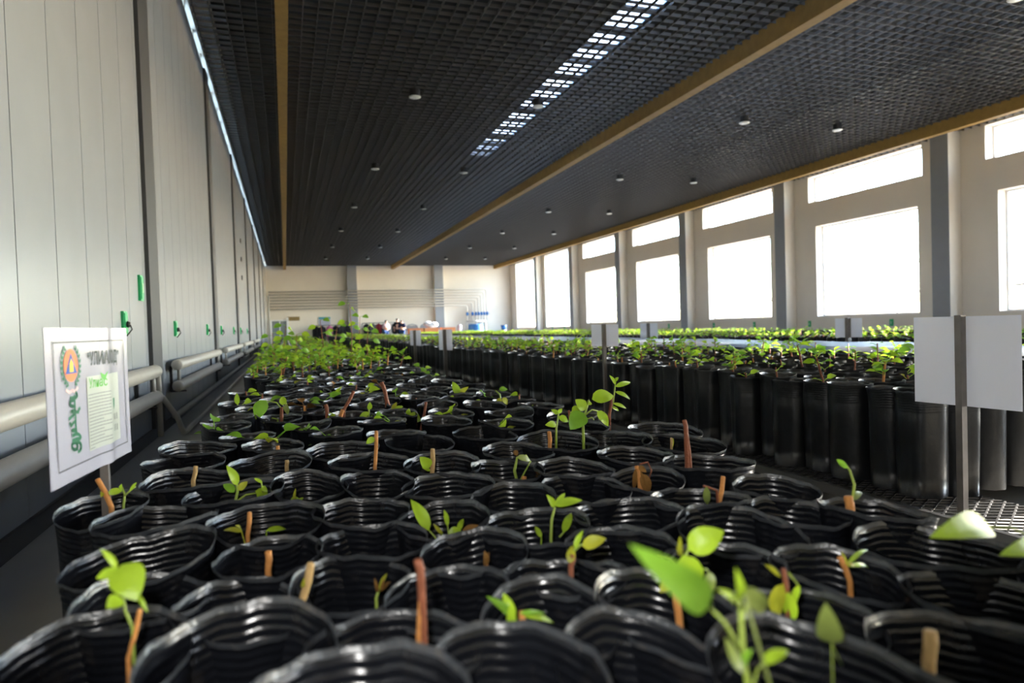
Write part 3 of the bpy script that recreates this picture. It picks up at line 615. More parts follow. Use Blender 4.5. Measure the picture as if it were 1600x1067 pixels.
hero((1105, 786), 'forked tan cutting with one shrivelled hanging leaf', [('k', 'o', (1123, 792), (1130, 744), 7), ('k', 'r', (1120, 766), (1099, 759), 4), ('l', (1104, 760), (1105, 789), 11, O_)], name='cutting', where=' in a sagging bag')
hero((1010, 749), 'dead seedling with limp brown leaves', [('k', 'o', (1002, 777), (995, 728), 8), ('l', (998, 728), (1010, 738), 9, D_), ('l', (1003, 740), (1013, 773), 18, D_), ('s', [(1000, 725), (1012, 722), (1018, 735), (1014, 748)], 2.5, M_WOODR), ('l', (993, 732), (990, 766), 8, D_), ('l', (1000, 735), (1004, 775), 12, D_)])
hero((1105, 720), 'long thin red-brown cutting with a knobbed tip', [('k', 'r', (1080, 745), (1072, 672), 6), ('k', 'r', (1072, 675), (1069, 656), 7)], name='cutting', where=' leaning out of a round bag')
hero((795, 731), 'seedling bent over with a withered brown tip', [('s', [(809, 758), (804, 735), (808, 715), (822, 712), (829, 722)], 4.5), ('l', (808, 714), (829, 720), 11, O_), ('l', (808, 712), (804, 703), 8, D_), ('s', [(812, 752), (824, 730), (829, 720)], 2.5), ('k', 'o', (816, 760), (819, 744), 8)])
hero((690, 722), 'short tan cutting with one lime leaf at its side', [('k', 't', (675, 742), (676, 701), 7), ('l', (672, 730), (656, 714), 18, L_), ('l', (672, 736), (659, 730), 7, L_)])
hero((576, 719), 'straight slender orange cutting with one small leaf', [('k', 'o', (586, 729), (588, 673), 5.5), ('l', (585, 684), (572, 693), 10, L_)])
hero((353, 772), 'branching lime seedling with paired leaves', [('s', [(366, 793), (371, 768), (369, 745)], 5), ('l', (371, 758), (354, 727), 15, L_), ('l', (366, 769), (349, 756), 14, G_), ('l', (372, 766), (387, 752), 11, Y_), ('s', [(367, 786), (384, 773), (402, 770)], 3.5), ('l', (399, 767), (420, 782), 19, L_), ('s', [(411, 770), (408, 752), (399, 748)], 2.5), ('l', (410, 754), (397, 747), 5, L_), ('l', (405, 774), (403, 786), 7, L_), ('l', (409, 760), (418, 768), 8, L_)])
hero((165, 792), 'leaning orange cutting beside a small three-leaved shoot', [('k', 'o', (174, 792), (152, 748), 8), ('s', [(193, 791), (195, 772), (190, 760)], 4), ('l', (191, 767), (167, 771), 11, L_), ('l', (190, 768), (190, 756), 6, L_), ('s', [(194, 775), (204, 766), (212, 760)], 3), ('l', (203, 767), (214, 753), 5, L_), ('l', (160, 776), (157, 768), 6, Y_)], where=' in the narrow bag with the sign post')
hero((412, 817), 'orange cutting between two low lime leaves', [('k', 'o', (387, 836), (390, 800), 6.5), ('l', (379, 831), (349, 828), 9, Y_), ('l', (376, 826), (368, 821), 6, Y_), ('l', (416, 829), (447, 826), 9, L_)])
hero((296, 747), 'small flat-topped tan cutting', [('k', 't', (302, 750), (306, 728), 6.5)], name='cutting', where=' in a bag at the block edge by the lettered sheet')
hero((422, 721), 'very short cork-brown stub', [('k', 't', (448, 727), (448, 719), 6)], name='cutting', where=' low inside a rounded bag')
hero((478, 757), 'tiny yellow sprout', [('l', (461, 783), (462, 763), 5, Y_), ('l', (454, 784), (470, 780), 12, L_), ('l', (466, 784), (474, 777), 5, L_)])
hero((880, 687), 'upright thin seedling with small paired leaves next to a pointed tan stub', [('k', 'o', (859, 699), (858, 674), 6.5), ('s', [(869, 702), (869, 670), (873, 645)], 3.5), ('l', (869, 663), (852, 664), 11, L_), ('l', (872, 646), (861, 640), 7, L_), ('l', (873, 651), (888, 659), 11, L_), ('l', (873, 646), (878, 638), 7, L_)])
hero((955, 684), 'broad-leaved bright seedling with four large leaves', [('s', [(911, 664), (914, 647), (920, 625)], 4.5), ('l', (925, 624), (959, 618), 24, L_), ('l', (912, 645), (891, 671), 30, G_), ('l', (915, 640), (899, 624), 18, L_), ('s', [(915, 648), (925, 640), (934, 642)], 2.5), ('l', (933, 642), (951, 666), 15, L_), ('l', (918, 630), (925, 631), 6, L_), ('s', [(915, 655), (925, 652), (928, 656)], 2)])
hero(None, 'tall thin seedling with narrow leaves at the block corner', [('k', 'r', (952, 648), (955, 622), 5), ('s', [(957, 637), (960, 612), (962, 590)], 2.5), ('l', (961, 604), (986, 597), 8, L_), ('l', (961, 612), (985, 624), 8, L_), ('l', (962, 600), (952, 586), 6, L_), ('l', (962, 596), (966, 589), 5, L_), ('l', (958, 630), (979, 638), 6, L_), ('l', (955, 635), (967, 642), 5, L_)], Zg=(953, 655))
hero((1068, 691), 'tiny split dry sprout', [('k', 't', (1049, 702), (1049, 684), 4), ('l', (1050, 700), (1052, 684), 4, Y_)])
hero(None, 'seedling with one large hanging leaf on an arched stalk and brown cutting', [('k', 'r', (438, 684), (440, 636), 5), ('s', [(441, 640), (432, 629), (413, 626)], 2.5), ('l', (417, 626), (399, 655), 25, G_), ('l', (441, 633), (443, 619), 11, L_), ('s', [(441, 640), (448, 630), (450, 640)], 2.5), ('l', (446, 632), (450, 648), 8, O_), ('s', [(434, 672), (434, 655), (425, 653)], 3)], Zg=(437, 678))
hero(None, 'pair of long rough orange cuttings, one leaning far right', [('k', 'o', (512, 680), (511, 640), 5), ('k', 'r', (511, 642), (508, 632), 6), ('k', 'o', (522, 676), (536, 640), 7), ('k', 'r', (537, 640), (553, 611), 5), ('l', (514, 652), (522, 646), 14, L_), ('l', (516, 660), (514, 648), 8, L_), ('l', (537, 676), (536, 664), 10, Y_), ('s', [(530, 660), (536, 668)], 2)], Zg=(518, 676))
hero(None, 'leaning dark cutting with a pale twisted shoot', [('k', 'r', (611, 657), (603, 620), 6), ('k', 'r', (604, 622), (596, 597), 6), ('s', [(612, 652), (620, 640), (628, 634)], 3), ('l', (612, 645), (620, 628), 8, Y_), ('l', (616, 640), (630, 635), 7, L_)], Zg=(612, 655))
hero(None, 'tangled lime seedling with many small leaves', [('s', [(576, 674), (577, 655), (576, 635)], 4), ('l', (577, 645), (561, 652), 9, L_), ('l', (577, 640), (578, 628), 8, L_), ('l', (578, 655), (598, 655), 16, L_), ('l', (577, 660), (568, 650), 9, Y_), ('l', (580, 668), (572, 660), 8, Y_), ('s', [(593, 673), (600, 662)], 3), ('l', (598, 665), (606, 656), 7, L_)], Zg=(576, 672))
hero(None, 'seedling with two round side leaves and a red-brown stick', [('s', [(636, 666), (637, 650)], 3), ('l', (635, 658), (611, 651), 12, L_), ('l', (638, 650), (658, 657), 18, L_), ('l', (638, 648), (639, 638), 8, L_), ('k', 'r', (658, 669), (666, 628), 4), ('l', (660, 658), (668, 650), 8, L_)], Zg=(642, 667))
hero(None, 'seedling with a single raised lime leaf', [('s', [(736, 647), (738, 637), (744, 630)], 2.5), ('l', (742, 633), (756, 627), 12, L_), ('l', (735, 640), (727, 634), 5, O_)], Zg=(736, 648))
hero(None, 'star-shaped yellow-green seedling', [('k', 'o', (718, 632), (717, 620), 5), ('l', (717, 622), (702, 620), 6, Y_), ('l', (718, 621), (733, 620), 7, Y_), ('l', (717, 618), (732, 604), 9, Y_), ('l', (717, 618), (707, 596), 12, L_), ('s', [(718, 622), (719, 608)], 3)], Zg=(718, 632))
hero(None, 'red-stemmed seedling with drooping yellow leaves', [('k', 'r', (786, 653), (784, 637), 4), ('s', [(784, 640), (781, 616), (774, 610)], 3), ('l', (782, 622), (779, 632), 9, Y_), ('l', (785, 622), (793, 632), 10, Y_), ('l', (780, 609), (793, 608), 9, G_)], Zg=(786, 654))
hero(None, 'seedling with one flat oval leaf held level', [('l', (829, 641), (806, 641), 13, L_), ('k', 'o', (838, 649), (838, 638), 5), ('l', (838, 645), (839, 634), 8, Y_), ('s', [(829, 641), (838, 647)], 2), ('l', (845, 646), (860, 641), 7, O_)], Zg=(838, 650))
hero(None, 'forked seedling with one bright oval leaf at the platform edge', [('s', [(372, 652), (374, 640), (370, 628)], 3), ('l', (371, 632), (370, 614), 8, L_), ('s', [(372, 640), (384, 627)], 2.5), ('l', (382, 628), (393, 627), 11, L_), ('k', 'o', (381, 658), (380, 645), 4), ('l', (366, 650), (358, 645), 5, G_)], Zg=(374, 656))
hero(None, 'thin upright tan stick', [('k', 't', (404, 704), (402, 678), 5.5)], Zg=(404, 700), name='cutting', where=' in a low bag at the edge of the first block')

STOP = ('with', 'a', 'and', 'one', 'of', 'on', 'in', 'an', 'the', 'beside', 'round', 'ending', 'far', 'to', 'its', 'at', 'next', 'raised', 'over', 'very', 'small', 'long', 'big', 'four', 'five', 'two', 'many', 'between', 'leaning', 'low', 'short', 'spread', 'thin', 'upright')
# bags of the traced rims, each with its own creases
for i, (x, y, rr, px, py, zt) in enumerate(BAGS[:NTR]):
    big = rr * F / max(depth((x, y, ZT)), .4) > 70
    ms = bagset(300 + i, M_BAG, r0=rr, seg=48 if big else 36, ribs=16 if big else 13, sub=6 if big else 4, crush=.95 if py > 780 else .7, soil=.13 + .02 * (i % 3), ey=oval(i))
    if i in HERO:
        ws = HERO[i].split()[:10]
        while len(ws) > 2 and ws[-1] in STOP: ws.pop()
        lab = 'ribbed black bag holding the ' + ' '.join(ws); grp = None
    else:
        nb = sorted(HERO, key=lambda k: math.hypot(BAGS[k][0] - x, BAGS[k][1] - y))[:2]; sh_ = []
        for k in nb:
            ws = HERO[k].replace(',', '').split()[:5]
            while len(ws) > 2 and ws[-1] in STOP: ws.pop()
            ws = ws[:4 if sh_ else 5]
            while len(ws) > 2 and ws[-1] in STOP: ws.pop()
            sh_.append(' '.join(ws))
        lab, grp = 'bare ribbed bag near the %s and the %s' % tuple(sh_), 'bare ribbed bags of the near block'
    put_bag((x, y, zt), 0, ms, lab, grp)

# generic seedlings: small kinds built once and copied with their parts
def gen_parts(seed, kind):
    rn = random.Random(seed); parts = []
    hgt = {'stick': rn.uniform(.07, .13), 'small': rn.uniform(.05, .09), 'bush': rn.uniform(.12, .2), 'dry': .08}[kind]
    lean = V((rn.uniform(-.25, .25), rn.uniform(-.25, .25), 1)).normalized(); base = V((0, 0, -.03))
    q = MB(); q.tube([base, lean * hgt * .5, lean * hgt * (1 if kind == 'stick' else .8)], [.0055, .0055, .004], 6); parts.append(('cutting', q, M_WOODR if rn.random() < .5 else M_WOOD))
    nl = {'stick': rn.randint(0, 2), 'small': rn.randint(3, 5), 'bush': rn.randint(9, 13), 'dry': 3}[kind]
    for k in range(nl):
        a = k * 2.4 + rn.uniform(-.4, .4); t = rn.uniform(.35, 1.05); p = lean * hgt * t
        d = V((math.cos(a), math.sin(a), rn.uniform(.1, .9))).normalized(); pl = rn.uniform(.01, .035); p1 = p + d * pl
        L = rn.uniform(.03, .055) * (1.15 if kind == 'bush' else 1); d2 = (d + V((0, 0, -.35))).normalized()
        q = MB(); q.tube([p, p1], [.0022, .0016], 5); leaf(q, p1, p1 + d2 * L, L * rn.uniform(.55, .75), V((rn.uniform(-.5, .5), -.7, 1)), n=5, arch=.12)
        parts.append(('leaf', q, LEAFS[D_] if kind == 'dry' else LEAFS[rn.choice([L_, L_, G_, Y_] if kind != 'bush' else [L_, G_, G_, L_])]))
    return parts
KINDS = {}
for kind, n in (('stick', 5), ('small', 6), ('bush', 6), ('dry', 2)):
    KINDS[kind] = [[(nm, q.mesh(nm, mt, True)) for nm, q, mt in gen_parts(900 + 31 * j + len(kind) * 7, kind)] for j in range(n)]
WORDS = {'stick': 'bare red-brown cutting', 'small': 'small few-leaved seedling', 'bush': 'bushy leafy seedling', 'dry': 'withered brown seedling'}
NSEED = [0]
def plant(kind, pos, where, sc=1.0):
    pr = random.choice(KINDS[kind]); r = empty('cutting' if kind == 'stick' else 'seedling', pos); r.rotation_euler = (0, 0, random.uniform(0, 6.28)); r.scale = (sc,) * 3
    tag(r, WORDS[kind] + ' ' + where, 'cutting' if kind == 'stick' else 'seedling', WORDS[kind] + 's ' + where)
    for nm, me in pr: link(nm, me, r)
    NSEED[0] += 1
REST = []
hb = [at(*p, Z=.5) for p in ((953, 655), (437, 678), (518, 676), (612, 655), (576, 672), (642, 667), (736, 648), (718, 632), (786, 654), (838, 650), (374, 656), (404, 700))]
for x, y, rr, px, py, zt in BAGS[NTR:]:
    u = random.random(); kind = None
    if y < 4.4: kind = 'small' if u < .42 else ('stick' if u < .62 else ('dry' if u < .7 else None))
    elif y < 5.6: kind = 'small' if u < .5 else ('stick' if u < .72 else ('dry' if u < .85 else None))
    else: kind = 'bush' if u < (.7 if x < .75 else .35) else ('stick' if u < .85 else None)
    if y < 1.8 or min(math.hypot(x - p.x, y - p.y) for p in hb) < .12: kind = None
    if y < 9.4:
        lab = 'ribbed black nursery bag ' + {'small': 'holding a small few-leaved seedling', 'stick': 'holding one bare red-brown cutting', 'dry': 'holding a withered brown seedling', 'bush': 'holding a bushy leafy seedling', None: 'with nothing showing above its rim'}[kind]
        lab += ', edge row along the radiator aisle' if x < -.17 else (', edge row along the centre aisle' if x > 1.0 else ', inner rows of the near block')
        put_bag((x, y, ZT + random.uniform(-.012, .008)), random.choice((0, math.pi)), random.choice(BSETS), lab, lab.replace('nursery bag', 'bags'))
    else: REST.append((x, y, ZT))
    if kind: plant(kind, (x + random.uniform(-.03, .03), y, ZT - .1 + (.05 if kind == 'bush' else 0)), 'in the near block of ribbed bags', (1.0 if kind == 'stick' else random.uniform(1.05, 1.45)) if kind != 'bush' else random.uniform(.95, 1.4))

# middle block: tall bags whose sides show to the aisle
B2 = [bagset(500 + i, M_BAG2, r0=.108, seg=28, ribs=8, sub=3, crush=.6, soil=.05, side=.22, hem=True) for i in range(7)]
y = 2.3; row = 0
while y < 45.5:
    for k in range(9):
        x = 2.72 + k * .2 + (row % 2) * .05; p = (x + random.uniform(-.01, .01), y + random.uniform(-.01, .01), ZT + random.uniform(-.01, .02))
        if (k == 0 and y < 15) or (k == 1 and y < 6):
            put_bag(p, random.uniform(0, 6.28), random.choice(B2), 'tall black nursery bag in the %s of the middle block' % ('outer row facing the aisle' if k == 0 else 'inner rows'), 'bags of the middle block, ' + ('outer row' if k == 0 else 'inner rows'))
        else: REST.append(p)
        u = random.random(); z = ZT - .04
        if y < 12 and k < 9:
            dens = .62 if (k == 0 and (3.2 < y < 4.6 or 2.2 < y < 2.45 or 5.2 < y < 12)) else (.4 if k < 5 else .45)
            if u < dens * .55 and (k < 4 or y < 7): plant('bush' if random.random() < .6 else 'small', (p[0], p[1], z), 'in the middle block of tall bags', random.uniform(1.0, 1.35))
            elif u < dens and k < 5 and y < 6: plant('stick', (p[0], p[1], z), 'in the middle block of tall bags', 1)
            elif u < dens: REST[-1:] = [(*REST[-1], 1)] if REST else []
        elif u < .4 and REST: REST[-1] = (*p, 1)
    y += .2; row += 1
# remaining bags far down the hall: near block's far part and the three further blocks
y = 9.4
while y < 45.5:
    for k in range(7): REST.append((-.24 + k * .205, y, ZT) + ((1,) if random.random() < .6 else ()))
    y += .285
for x0, y0, n, dn in ((5.3, 2.2, 7, 0), (8.05, 4.2, 7, .95), (10.75, 6.2, 7, .5)):
    y = y0
    while y < 45.5:
        for k in range(n): REST.append((x0 + k * .205, y, ZT) + ((2,) if random.random() < dn else ()))
        y += .205
q = MB(); ql = MB(); n = 9
for i, p in enumerate(REST):
    x, y, z = p[:3]; r = random.uniform(.092, .101); a0 = random.random(); vs = []
    for zz, k in ((z, 1), (z - .05, .97), (ZB + .001, .92)):
        for j in range(n): a = a0 + 2 * math.pi * j / n; vs.append((x + r * k * math.cos(a), y + r * k * math.sin(a), zz + (random.uniform(-.008, .008) if zz == z else 0)))
    q.add(vs, [(t * n + j, (t + 1) * n + j, (t + 1) * n + (j + 1) % n, t * n + (j + 1) % n) for t in range(2) for j in range(n)])
    q.add([(x + r * .95 * math.cos(2 * math.pi * j / n), y + r * .95 * math.sin(2 * math.pi * j / n), z - .045) for j in range(n)], [tuple(range(n))], 1)
    if len(p) > 3:
        hh = random.uniform(.06, .14) if p[3] == 2 else random.uniform(.08, .2)
        for k in range(5 if p[3] == 2 else 6):
            a = random.uniform(0, 6.28); b = V((x, y, z - .04 + hh * random.uniform(.4, 1))); d = V((math.cos(a), math.sin(a), random.uniform(.0, .7))).normalized(); L = random.uniform(.045, .075)
            leaf(ql, b, b + d * L, L * .7, (random.uniform(-.3, .3), random.uniform(-.3, .3), 1), n=3, mi=(0 if random.random() < .6 else 1))
        ql.tube([(x, y, z - .05), (x, y, z - .04 + hh)], .004, 4, 2)
o = q.build('nursery_bags', [M_BAG2, M_SOIL], None, True); o['kind'] = 'stuff'; tag(o, 'massed black nursery bags filling the blocks far down the hall', 'bags')
o = ql.build('seedling_foliage', [LEAFS[0], LEAFS[1], M_WOODR], None, True); o['kind'] = 'stuff'; tag(o, 'massed green seedling foliage on the far bags', 'foliage')
# pale sheet over the third block
q = MB(); nx, ny = 8, 120
vs = [(5.18 + 1.5 * i / nx, 2.1 + 43.3 * j / ny, ZT + .02 + .012 * math.sin(i * 1.9 + j * .7) + .01 * random.random() - (.05 if i in (0, nx) else 0)) for j in range(ny + 1) for i in range(nx + 1)]
q.add(vs, [(j * (nx + 1) + i, j * (nx + 1) + i + 1, (j + 1) * (nx + 1) + i + 1, (j + 1) * (nx + 1) + i) for j in range(ny) for i in range(nx)])
tag(q.build('plastic_sheet', mat('grey_plastic_sheet', (.055, .058, .064), .5), None, True), 'long grey plastic sheet spread over the bags of the third block', 'sheet')

# tall saplings at the back of the near block
def sapling(px, py0, py1, Y, lab, nl):
    b = at(px, py0, Y=Y); t = at(px + random.uniform(-4, 4), py1, Y=Y); b.z = ZT - .1; r = tag(empty('sapling', b), lab, 'sapling'); t = t - b
    q = MB(); md = t * .5 + V((random.uniform(-.03, .03), 0, 0)); q.tube([(0, 0, -.02), md, t], [.007, .005, .003], 6); q.build('stem', M_WOODR, r, True)
    for k in range(nl):
        u = .35 + .65 * k / (nl - 1); p = t * u; a = k * 2.3; d = V((math.cos(a), math.sin(a) * .6, .15)).normalized(); q = MB(); p1 = p + d * .05; q.tube([p, p1], [.003, .002], 5)
        leaf(q, p1, p1 + (d + V((0, 0, -.5))).normalized() * .1, .065, V((0, -1, .6)), n=5); q.build('leaf', LEAFS[k % 2], r, True)
sapling(546, 560, 474, 8.2, 'tallest thin sapling with leaves against the far grey column', 8)
sapling(560, 560, 495, 8.8, 'thin sapling leaning beside the tallest one', 6)
sapling(503, 560, 500, 8.0, 'slender sapling in front of the pink coat', 6)
sapling(524, 560, 508, 9.0, 'short sapling in front of the black coats', 6)
sapling(444, 560, 508, 8.4, 'leafy sapling in front of the glazed door', 8)
sapling(462, 560, 522, 7.6, 'low leafy sapling beside the glazed door', 9)
sapling(578, 585, 510, 7.4, 'sapling with a tuft of lime leaves before the hanging jackets', 7)
sapling(426, 560, 520, 9.2, 'bushy sapling closest to the panel wall', 9)

# ------------------------------------------------------------------ sheets on posts
def sheet_post(name, L3, R3, z0, z1, post_u, post_b, lab, m_, bend=.007, post_side=-1, post_w=.008):
    """vertical sheet from L3 to R3 (plan points), wrapped over a post"""
    L3, R3 = V((*L3, 0)), V((*R3, 0)); u = (R3 - L3); W = u.length; u.normalize(); nrm = V((u.y, -u.x, 0))
    if nrm.dot(CAMPOS.xy.to_3d() - L3) < 0: nrm = -nrm
    pp = L3 + u * W * post_u; r = tag(empty(name, (pp.x, pp.y, post_b)), lab, 'sign'); o_ = V(r.location)
    S = lambda a, z, off=0: L3 + u * (a * W) + nrm * (bend * math.exp(-((a - post_u) * W / .028) ** 2) * (1 if post_side < 0 else -1) + off) + V((0, 0, z))
    q = MB(); n = 28
    for off in (0, -.0012): q.add([S(i / n, z, off) - o_ for z in (z0, z1) for i in range(n + 1)], [(i, i + 1, n + 2 + i, n + 1 + i) for i in range(n)])
    q.build('sheet', m_, r, True)
    q = MB(); c = nrm * (post_side * .009 if post_side < 0 else .01); c = c - o_ + pp; q.box((c.x - post_w, c.y - post_w, 0), (c.x + post_w, c.y + post_w, z1 - post_b + (.0 if post_side < 0 else .005))); q.build('post', M_STEEL, r)
    return r, S, o_, W
LZ0, LZ1 = .664, .962
r, S, o_, W = sheet_post('lettered_sheet', (-.413, 1.416), (-.364, 1.833), LZ0, LZ1, .66, ZB, 'white laminated sheet with orange emblem and green script on a post', M_PAPER)
_pl = V((-.413, 1.416, 0)); _pu = V((-.364 + .413, 1.833 - 1.416, 0)); _pw = _pu.length; _pu.normalize(); _pn = V((_pu.y, -_pu.x, 0))
def uv(px, py):                                     # a print position on the sheet
    d = ray(px, py); t = (_pl - CAMPOS).dot(_pn) / d.dot(_pn); p = CAMPOS + d * t; return ((p - _pl).dot(_pu) / _pw, p.z)
def put(pts, faces, name, m_, off=.0015):
    q = MB(); q.add([S(a, z, off) - o_ for a, z in pts], faces); return q.build(name, m_, r)
def ribbon(name, pls, wid, m_, off=.0015):
    q = MB()
    for pl in pls:
        for (a0, z0), (a1, z1) in zip(pl[:-1], pl[1:]):
            dx, dz = (a1 - a0) * W, z1 - z0; l = math.hypot(dx, dz) or 1; ex, ez = dx / l * wid * .3, dz / l * wid * .3; nx_, nz = -dz / l * wid / 2, dx / l * wid / 2
            n = 4 if abs(dx) > .05 else 1
            for j in range(n):
                f0, f1 = j / n, (j + 1) / n; b0, c0 = a0 + (a1 - a0) * f0, z0 + dz * f0; b1, c1 = a0 + (a1 - a0) * f1, z0 + dz * f1
                e0 = ex if j == 0 else 0; e1 = ex if j == n - 1 else 0
                q.add([S(b0 + (nx_ - e0) / W, c0 + nz - ez * (j == 0), off) - o_, S(b0 + (-nx_ - e0) / W, c0 - nz - ez * (j == 0), off) - o_, S(b1 + (-nx_ + e1) / W, c1 - nz + ez * (j == n - 1), off) - o_, S(b1 + (nx_ + e1) / W, c1 + nz + ez * (j == n - 1), off) - o_], [(0, 1, 2, 3)])
    return q.build(name, m_, r)
ca, cb, cc_, cdd = (.075, LZ1 - .028), (.935, LZ1 - .028), (.935, LZ0 + .028), (.075, LZ0 + .028)
def seg(a, b, n=16): return [(a[0] + (b[0] - a[0]) * i / n, a[1] + (b[1] - a[1]) * i / n) for i in range(n + 1)]
ribbon('printed_border', [seg(ca, cb), seg(cb, cc_, 1), seg(cc_, cdd), seg(cdd, ca, 1)], .0028, M_INKK)
# emblem: orange disc, blue triangle, yellow sign, wreath
ec = uv(109.5, 571); ew, eh = .052, .052
def disc(cu, cz, rx, rz, n=28): return [(cu + rx * math.cos(2 * math.pi * k / n) / W, cz + rz * math.sin(2 * math.pi * k / n)) for k in range(n)]
put(disc(*ec, ew * .62, eh * .62), [tuple(range(28))], 'emblem_disc', mat('orange_ink', (.78, .2, .06), .5), .0014)
put([(ec[0] - .026 / W, ec[1] - .016), (ec[0] + .026 / W, ec[1] - .016), (ec[0], ec[1] + .024)], [(0, 1, 2)], 'emblem_triangle', mat('blue_ink', (.03, .08, .38), .5), .0019)
put([(ec[0] - .009 / W, ec[1] - .013), (ec[0] + .009 / W, ec[1] - .013), (ec[0] + .009 / W, ec[1] + .004), (ec[0], ec[1] + .014), (ec[0] - .009 / W, ec[1] + .004)], [(0, 1, 2, 3, 4)], 'emblem_sign', mat('yellow_ink', (.75, .5, .05), .5), .0024)
q = MB()
for sgn in (-1, 1):
    for k in range(9):
        a = math.radians(-68 + k * 14.5); cxu, cz = ec[0] + sgn * .041 * math.cos(a) / W, ec[1] + .041 * math.sin(a)
        for tl in (-.5, .5):
            dx, dz = -sgn * math.sin(a) * .009 + sgn * tl * .011 * math.cos(a), math.cos(a) * .009 + tl * .011 * math.sin(a)
            q.add([S(cxu - dx * .2 / W, cz - dz * .2, .0017) - o_, S(cxu + (dx * .5 - dz * .28) / W, cz + dz * .5 + dx * .28, .0017) - o_, S(cxu + dx / W, cz + dz, .0017) - o_, S(cxu + (dx * .5 + dz * .28) / W, cz + dz * .5 - dx * .28, .0017) - o_], [(0, 1, 2, 3)])
q.build('emblem_wreath', M_INKG, r)
ribbon('emblem_ribbon', [[(ec[0] - .026 / W, ec[1] - .046), (ec[0] - .012 / W, ec[1] - .052), (ec[0], ec[1] - .049), (ec[0] + .012 / W, ec[1] - .052), (ec[0] + .026 / W, ec[1] - .046)]], .006, mat('pink_ink', (.7, .5, .5), .5))
def text(body, u0, z0, width, height, m_, name, sx=None):
    cu = bpy.data.curves.new(name, 'FONT'); cu.body = body; cu.size = 1; cu.offset = .018; cu.resolution_u = 3
    t = bpy.data.objects.new(name, cu); COL.objects.link(t); dg = bpy.context.evaluated_depsgraph_get(); me = bpy.data.meshes.new_from_object(t.evaluated_get(dg))
    bpy.data.objects.remove(t)
    xs = [v.co.x for v in me.vertices]; ys_ = [v.co.y for v in me.vertices]; x0, x1, y0, y1 = min(xs), max(xs), min(ys_), max(ys_)
    for v in me.vertices:
        v.co = S(u0 + (v.co.x - x0) / (x1 - x0) * width / W, z0 + (v.co.y - y0) / (y1 - y0) * height, .0016) - o_
    me.materials.clear(); me.materials.append(m_); o = link(name, me, r); return o
a = uv(136, 571); b = uv(184, 551)
text('“УЛИАЛОД”', a[0], uv(160, 573)[1], (b[0] - a[0]) * W, .036, mat('dark_green_ink', (.01, .026, .022), .5), 'printed_title')
# pale green leaflet glued on, with heading and lines of print
l0, l1 = uv(137, 650)[0], uv(186, 650)[0]; z0_, z1_ = uv(140, 705)[1], uv(140, 588)[1]
put([(l0 + (l1 - l0) * i / 14, z) for z in (z0_, z1_) for i in range(15)], [(i, i + 1, 16 + i, 15 + i) for i in range(14)], 'leaflet', mat('pale_green_paper', (.42, .46, .41), .4), .0012)
text('Улиас', uv(138, 600)[0], uv(140, 607)[1], .082, .022, M_INKL, 'leaflet_heading')
h0 = uv(158, 590); put([(h0[0], h0[1] - .006), (h0[0] + .008 / W, h0[1]), (h0[0] + .018 / W, h0[1] + .014), (h0[0] + .004 / W, h0[1] + .006), (h0[0] - .012 / W, h0[1] + .012), (h0[0] - .008 / W, h0[1])], [(0, 1, 2, 3), (0, 3, 4, 5)], 'leaflet_sprig', M_INKL, .0018)
lines = []; zz = uv(140, 617)[1]
for k in range(17):
    u_ = l0 + .012; end = l0 + (l1 - l0) * (.62 if k not in (8, 11, 13, 16) else (.42 if k != 16 else .16))
    while u_ < end:
        wl_ = random.uniform(.012, .035); lines.append([(u_, zz), (min(u_ + wl_, end), zz)]); u_ += wl_ + .006
    zz -= (uv(140, 617)[1] - uv(142, 701)[1]) / 16
ribbon('leaflet_print', lines, .0022, mat('grey_ink', (.22, .23, .23), .5), .0017)
sh = uv(175, 630); put([(sh[0] - .009 / W, sh[1] + .012), (sh[0] + .009 / W, sh[1] + .012), (sh[0] + .007 / W, sh[1] - .004), (sh[0], sh[1] - .014), (sh[0] - .007 / W, sh[1] - .004)], [(0, 1, 2, 3, 4)], 'leaflet_badge', M_INKG, .0018)
ribbon('leaflet_marks', [[(uv(x, y)[0], uv(x, y)[1] - .006), (uv(x, y)[0], uv(x, y)[1] + .006)] for x, y in ((175, 651), (178, 650), (181, 649), (176, 668), (179, 667), (182, 666))], .004, M_INKK, .0018)
def zc_(pl): return [uv(90 + x / 8.89, 600 + y_ / 8.89) for x, y_ in pl]
arc = lambda cx_, cy_, rx, ry, a0, a1, n=12: [(cx_ + rx * math.cos(math.radians(a0 + (a1 - a0) * i / n)), cy_ + ry * math.sin(math.radians(a0 + (a1 - a0) * i / n))) for i in range(n + 1)]
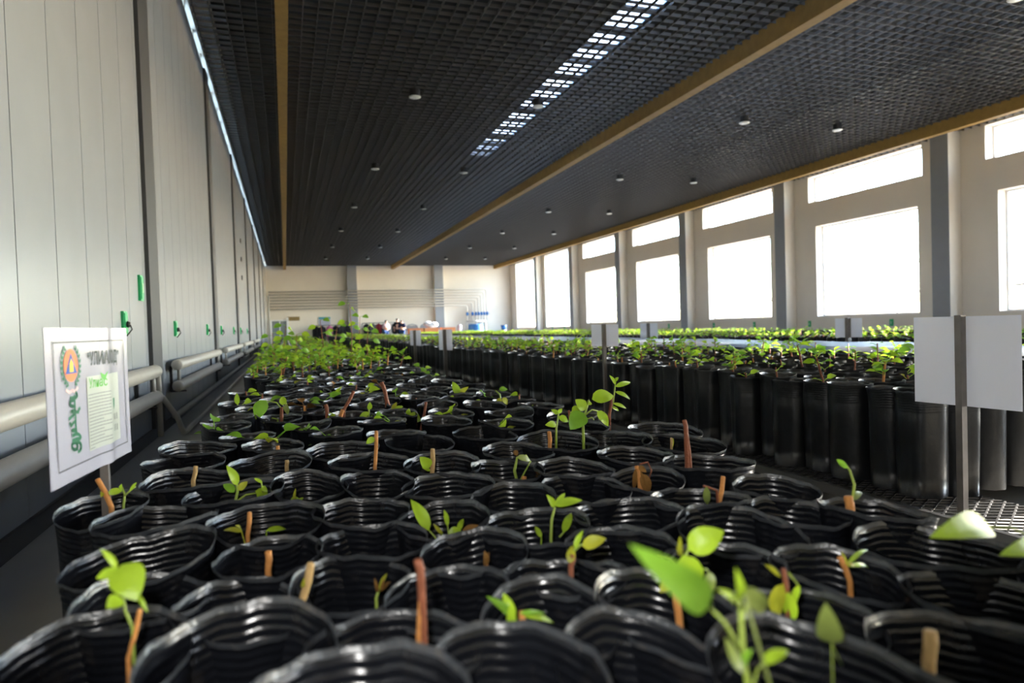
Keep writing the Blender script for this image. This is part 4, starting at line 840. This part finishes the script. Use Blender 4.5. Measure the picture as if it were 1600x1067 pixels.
ribbon('vertical_script', [zc_(p) for p in ([(222, 165), (230, 300), (238, 420), (242, 560), (254, 690)], [(240, 108), (256, 140), (262, 165), (245, 188), (170, 195)], arc(200, 268, 38, 42, 270, 90, 10), [(200, 226), (225, 222)], [(200, 310), (230, 312)],
    [(236, 362), (180, 382), (238, 388), (278, 388), (285, 350), (300, 335)], [(236, 402), (200, 440), (150, 486)], [(240, 510), (205, 545), (178, 582), (162, 548)], [(248, 628), (192, 645), (250, 655)], [(254, 690), (200, 716)],
    [(254, 690), (290, 702), (314, 735), (305, 755), (250, 765), (200, 788)], arc(230, 862, 38, 50, 0, 360, 16), [(262, 770), (264, 850), (262, 905)], arc(268, 872, 52, 68, -85, 80, 10))], .0068, M_INKG)
# blank sheets across the aisle and further down
KB = dict(bend=.004, post_side=1)
sheet_post('blank_sheet', (2.575, 2.2), (2.61, 1.775), at(1430, 627, Y=2.2).z, at(1427, 496, Y=2.2).z, .48, ZB, 'large blank white sheet on a square steel post in front of the tall bags', M_PAPERB, post_w=.014, **KB)
def far_sheet(pl_, pr_, pyb, pyt, X, lab, pw_=.014, zb=ZB):
    a, b = at(pl_, (pyb + pyt) / 2, X=X), at(pr_, (pyb + pyt) / 2, X=X); sheet_post('blank_sheet', (X - .06, a.y), (X + .06, b.y), at((pl_ + pr_) / 2, pyb, Y=(a.y + b.y) / 2).z, at((pl_ + pr_) / 2, pyt, Y=(a.y + b.y) / 2).z, .5, zb, lab, M_PAPERB, post_w=pw_, **KB)
far_sheet(934, 956, 541, 507, 2.56, 'grey blank sheet split by a dark post amid the middle block seedlings')
far_sheet(691, 701, 547, 515, 2.56, 'narrow blank sheet on a post far along the middle block edge', .03)
far_sheet(645, 653, 540, 516, 2.56, 'blank sheet on a post beyond the others on the middle block edge', .03)
far_sheet(1310, 1342, 527, 497, 7.8, 'pale rippled sheet on a post before the sunlit plants', .03, 0)
far_sheet(1004, 1024, 531, 505, 7.8, 'slightly tilted white sheet on a thin post before the sunlit plants', .03, 0)
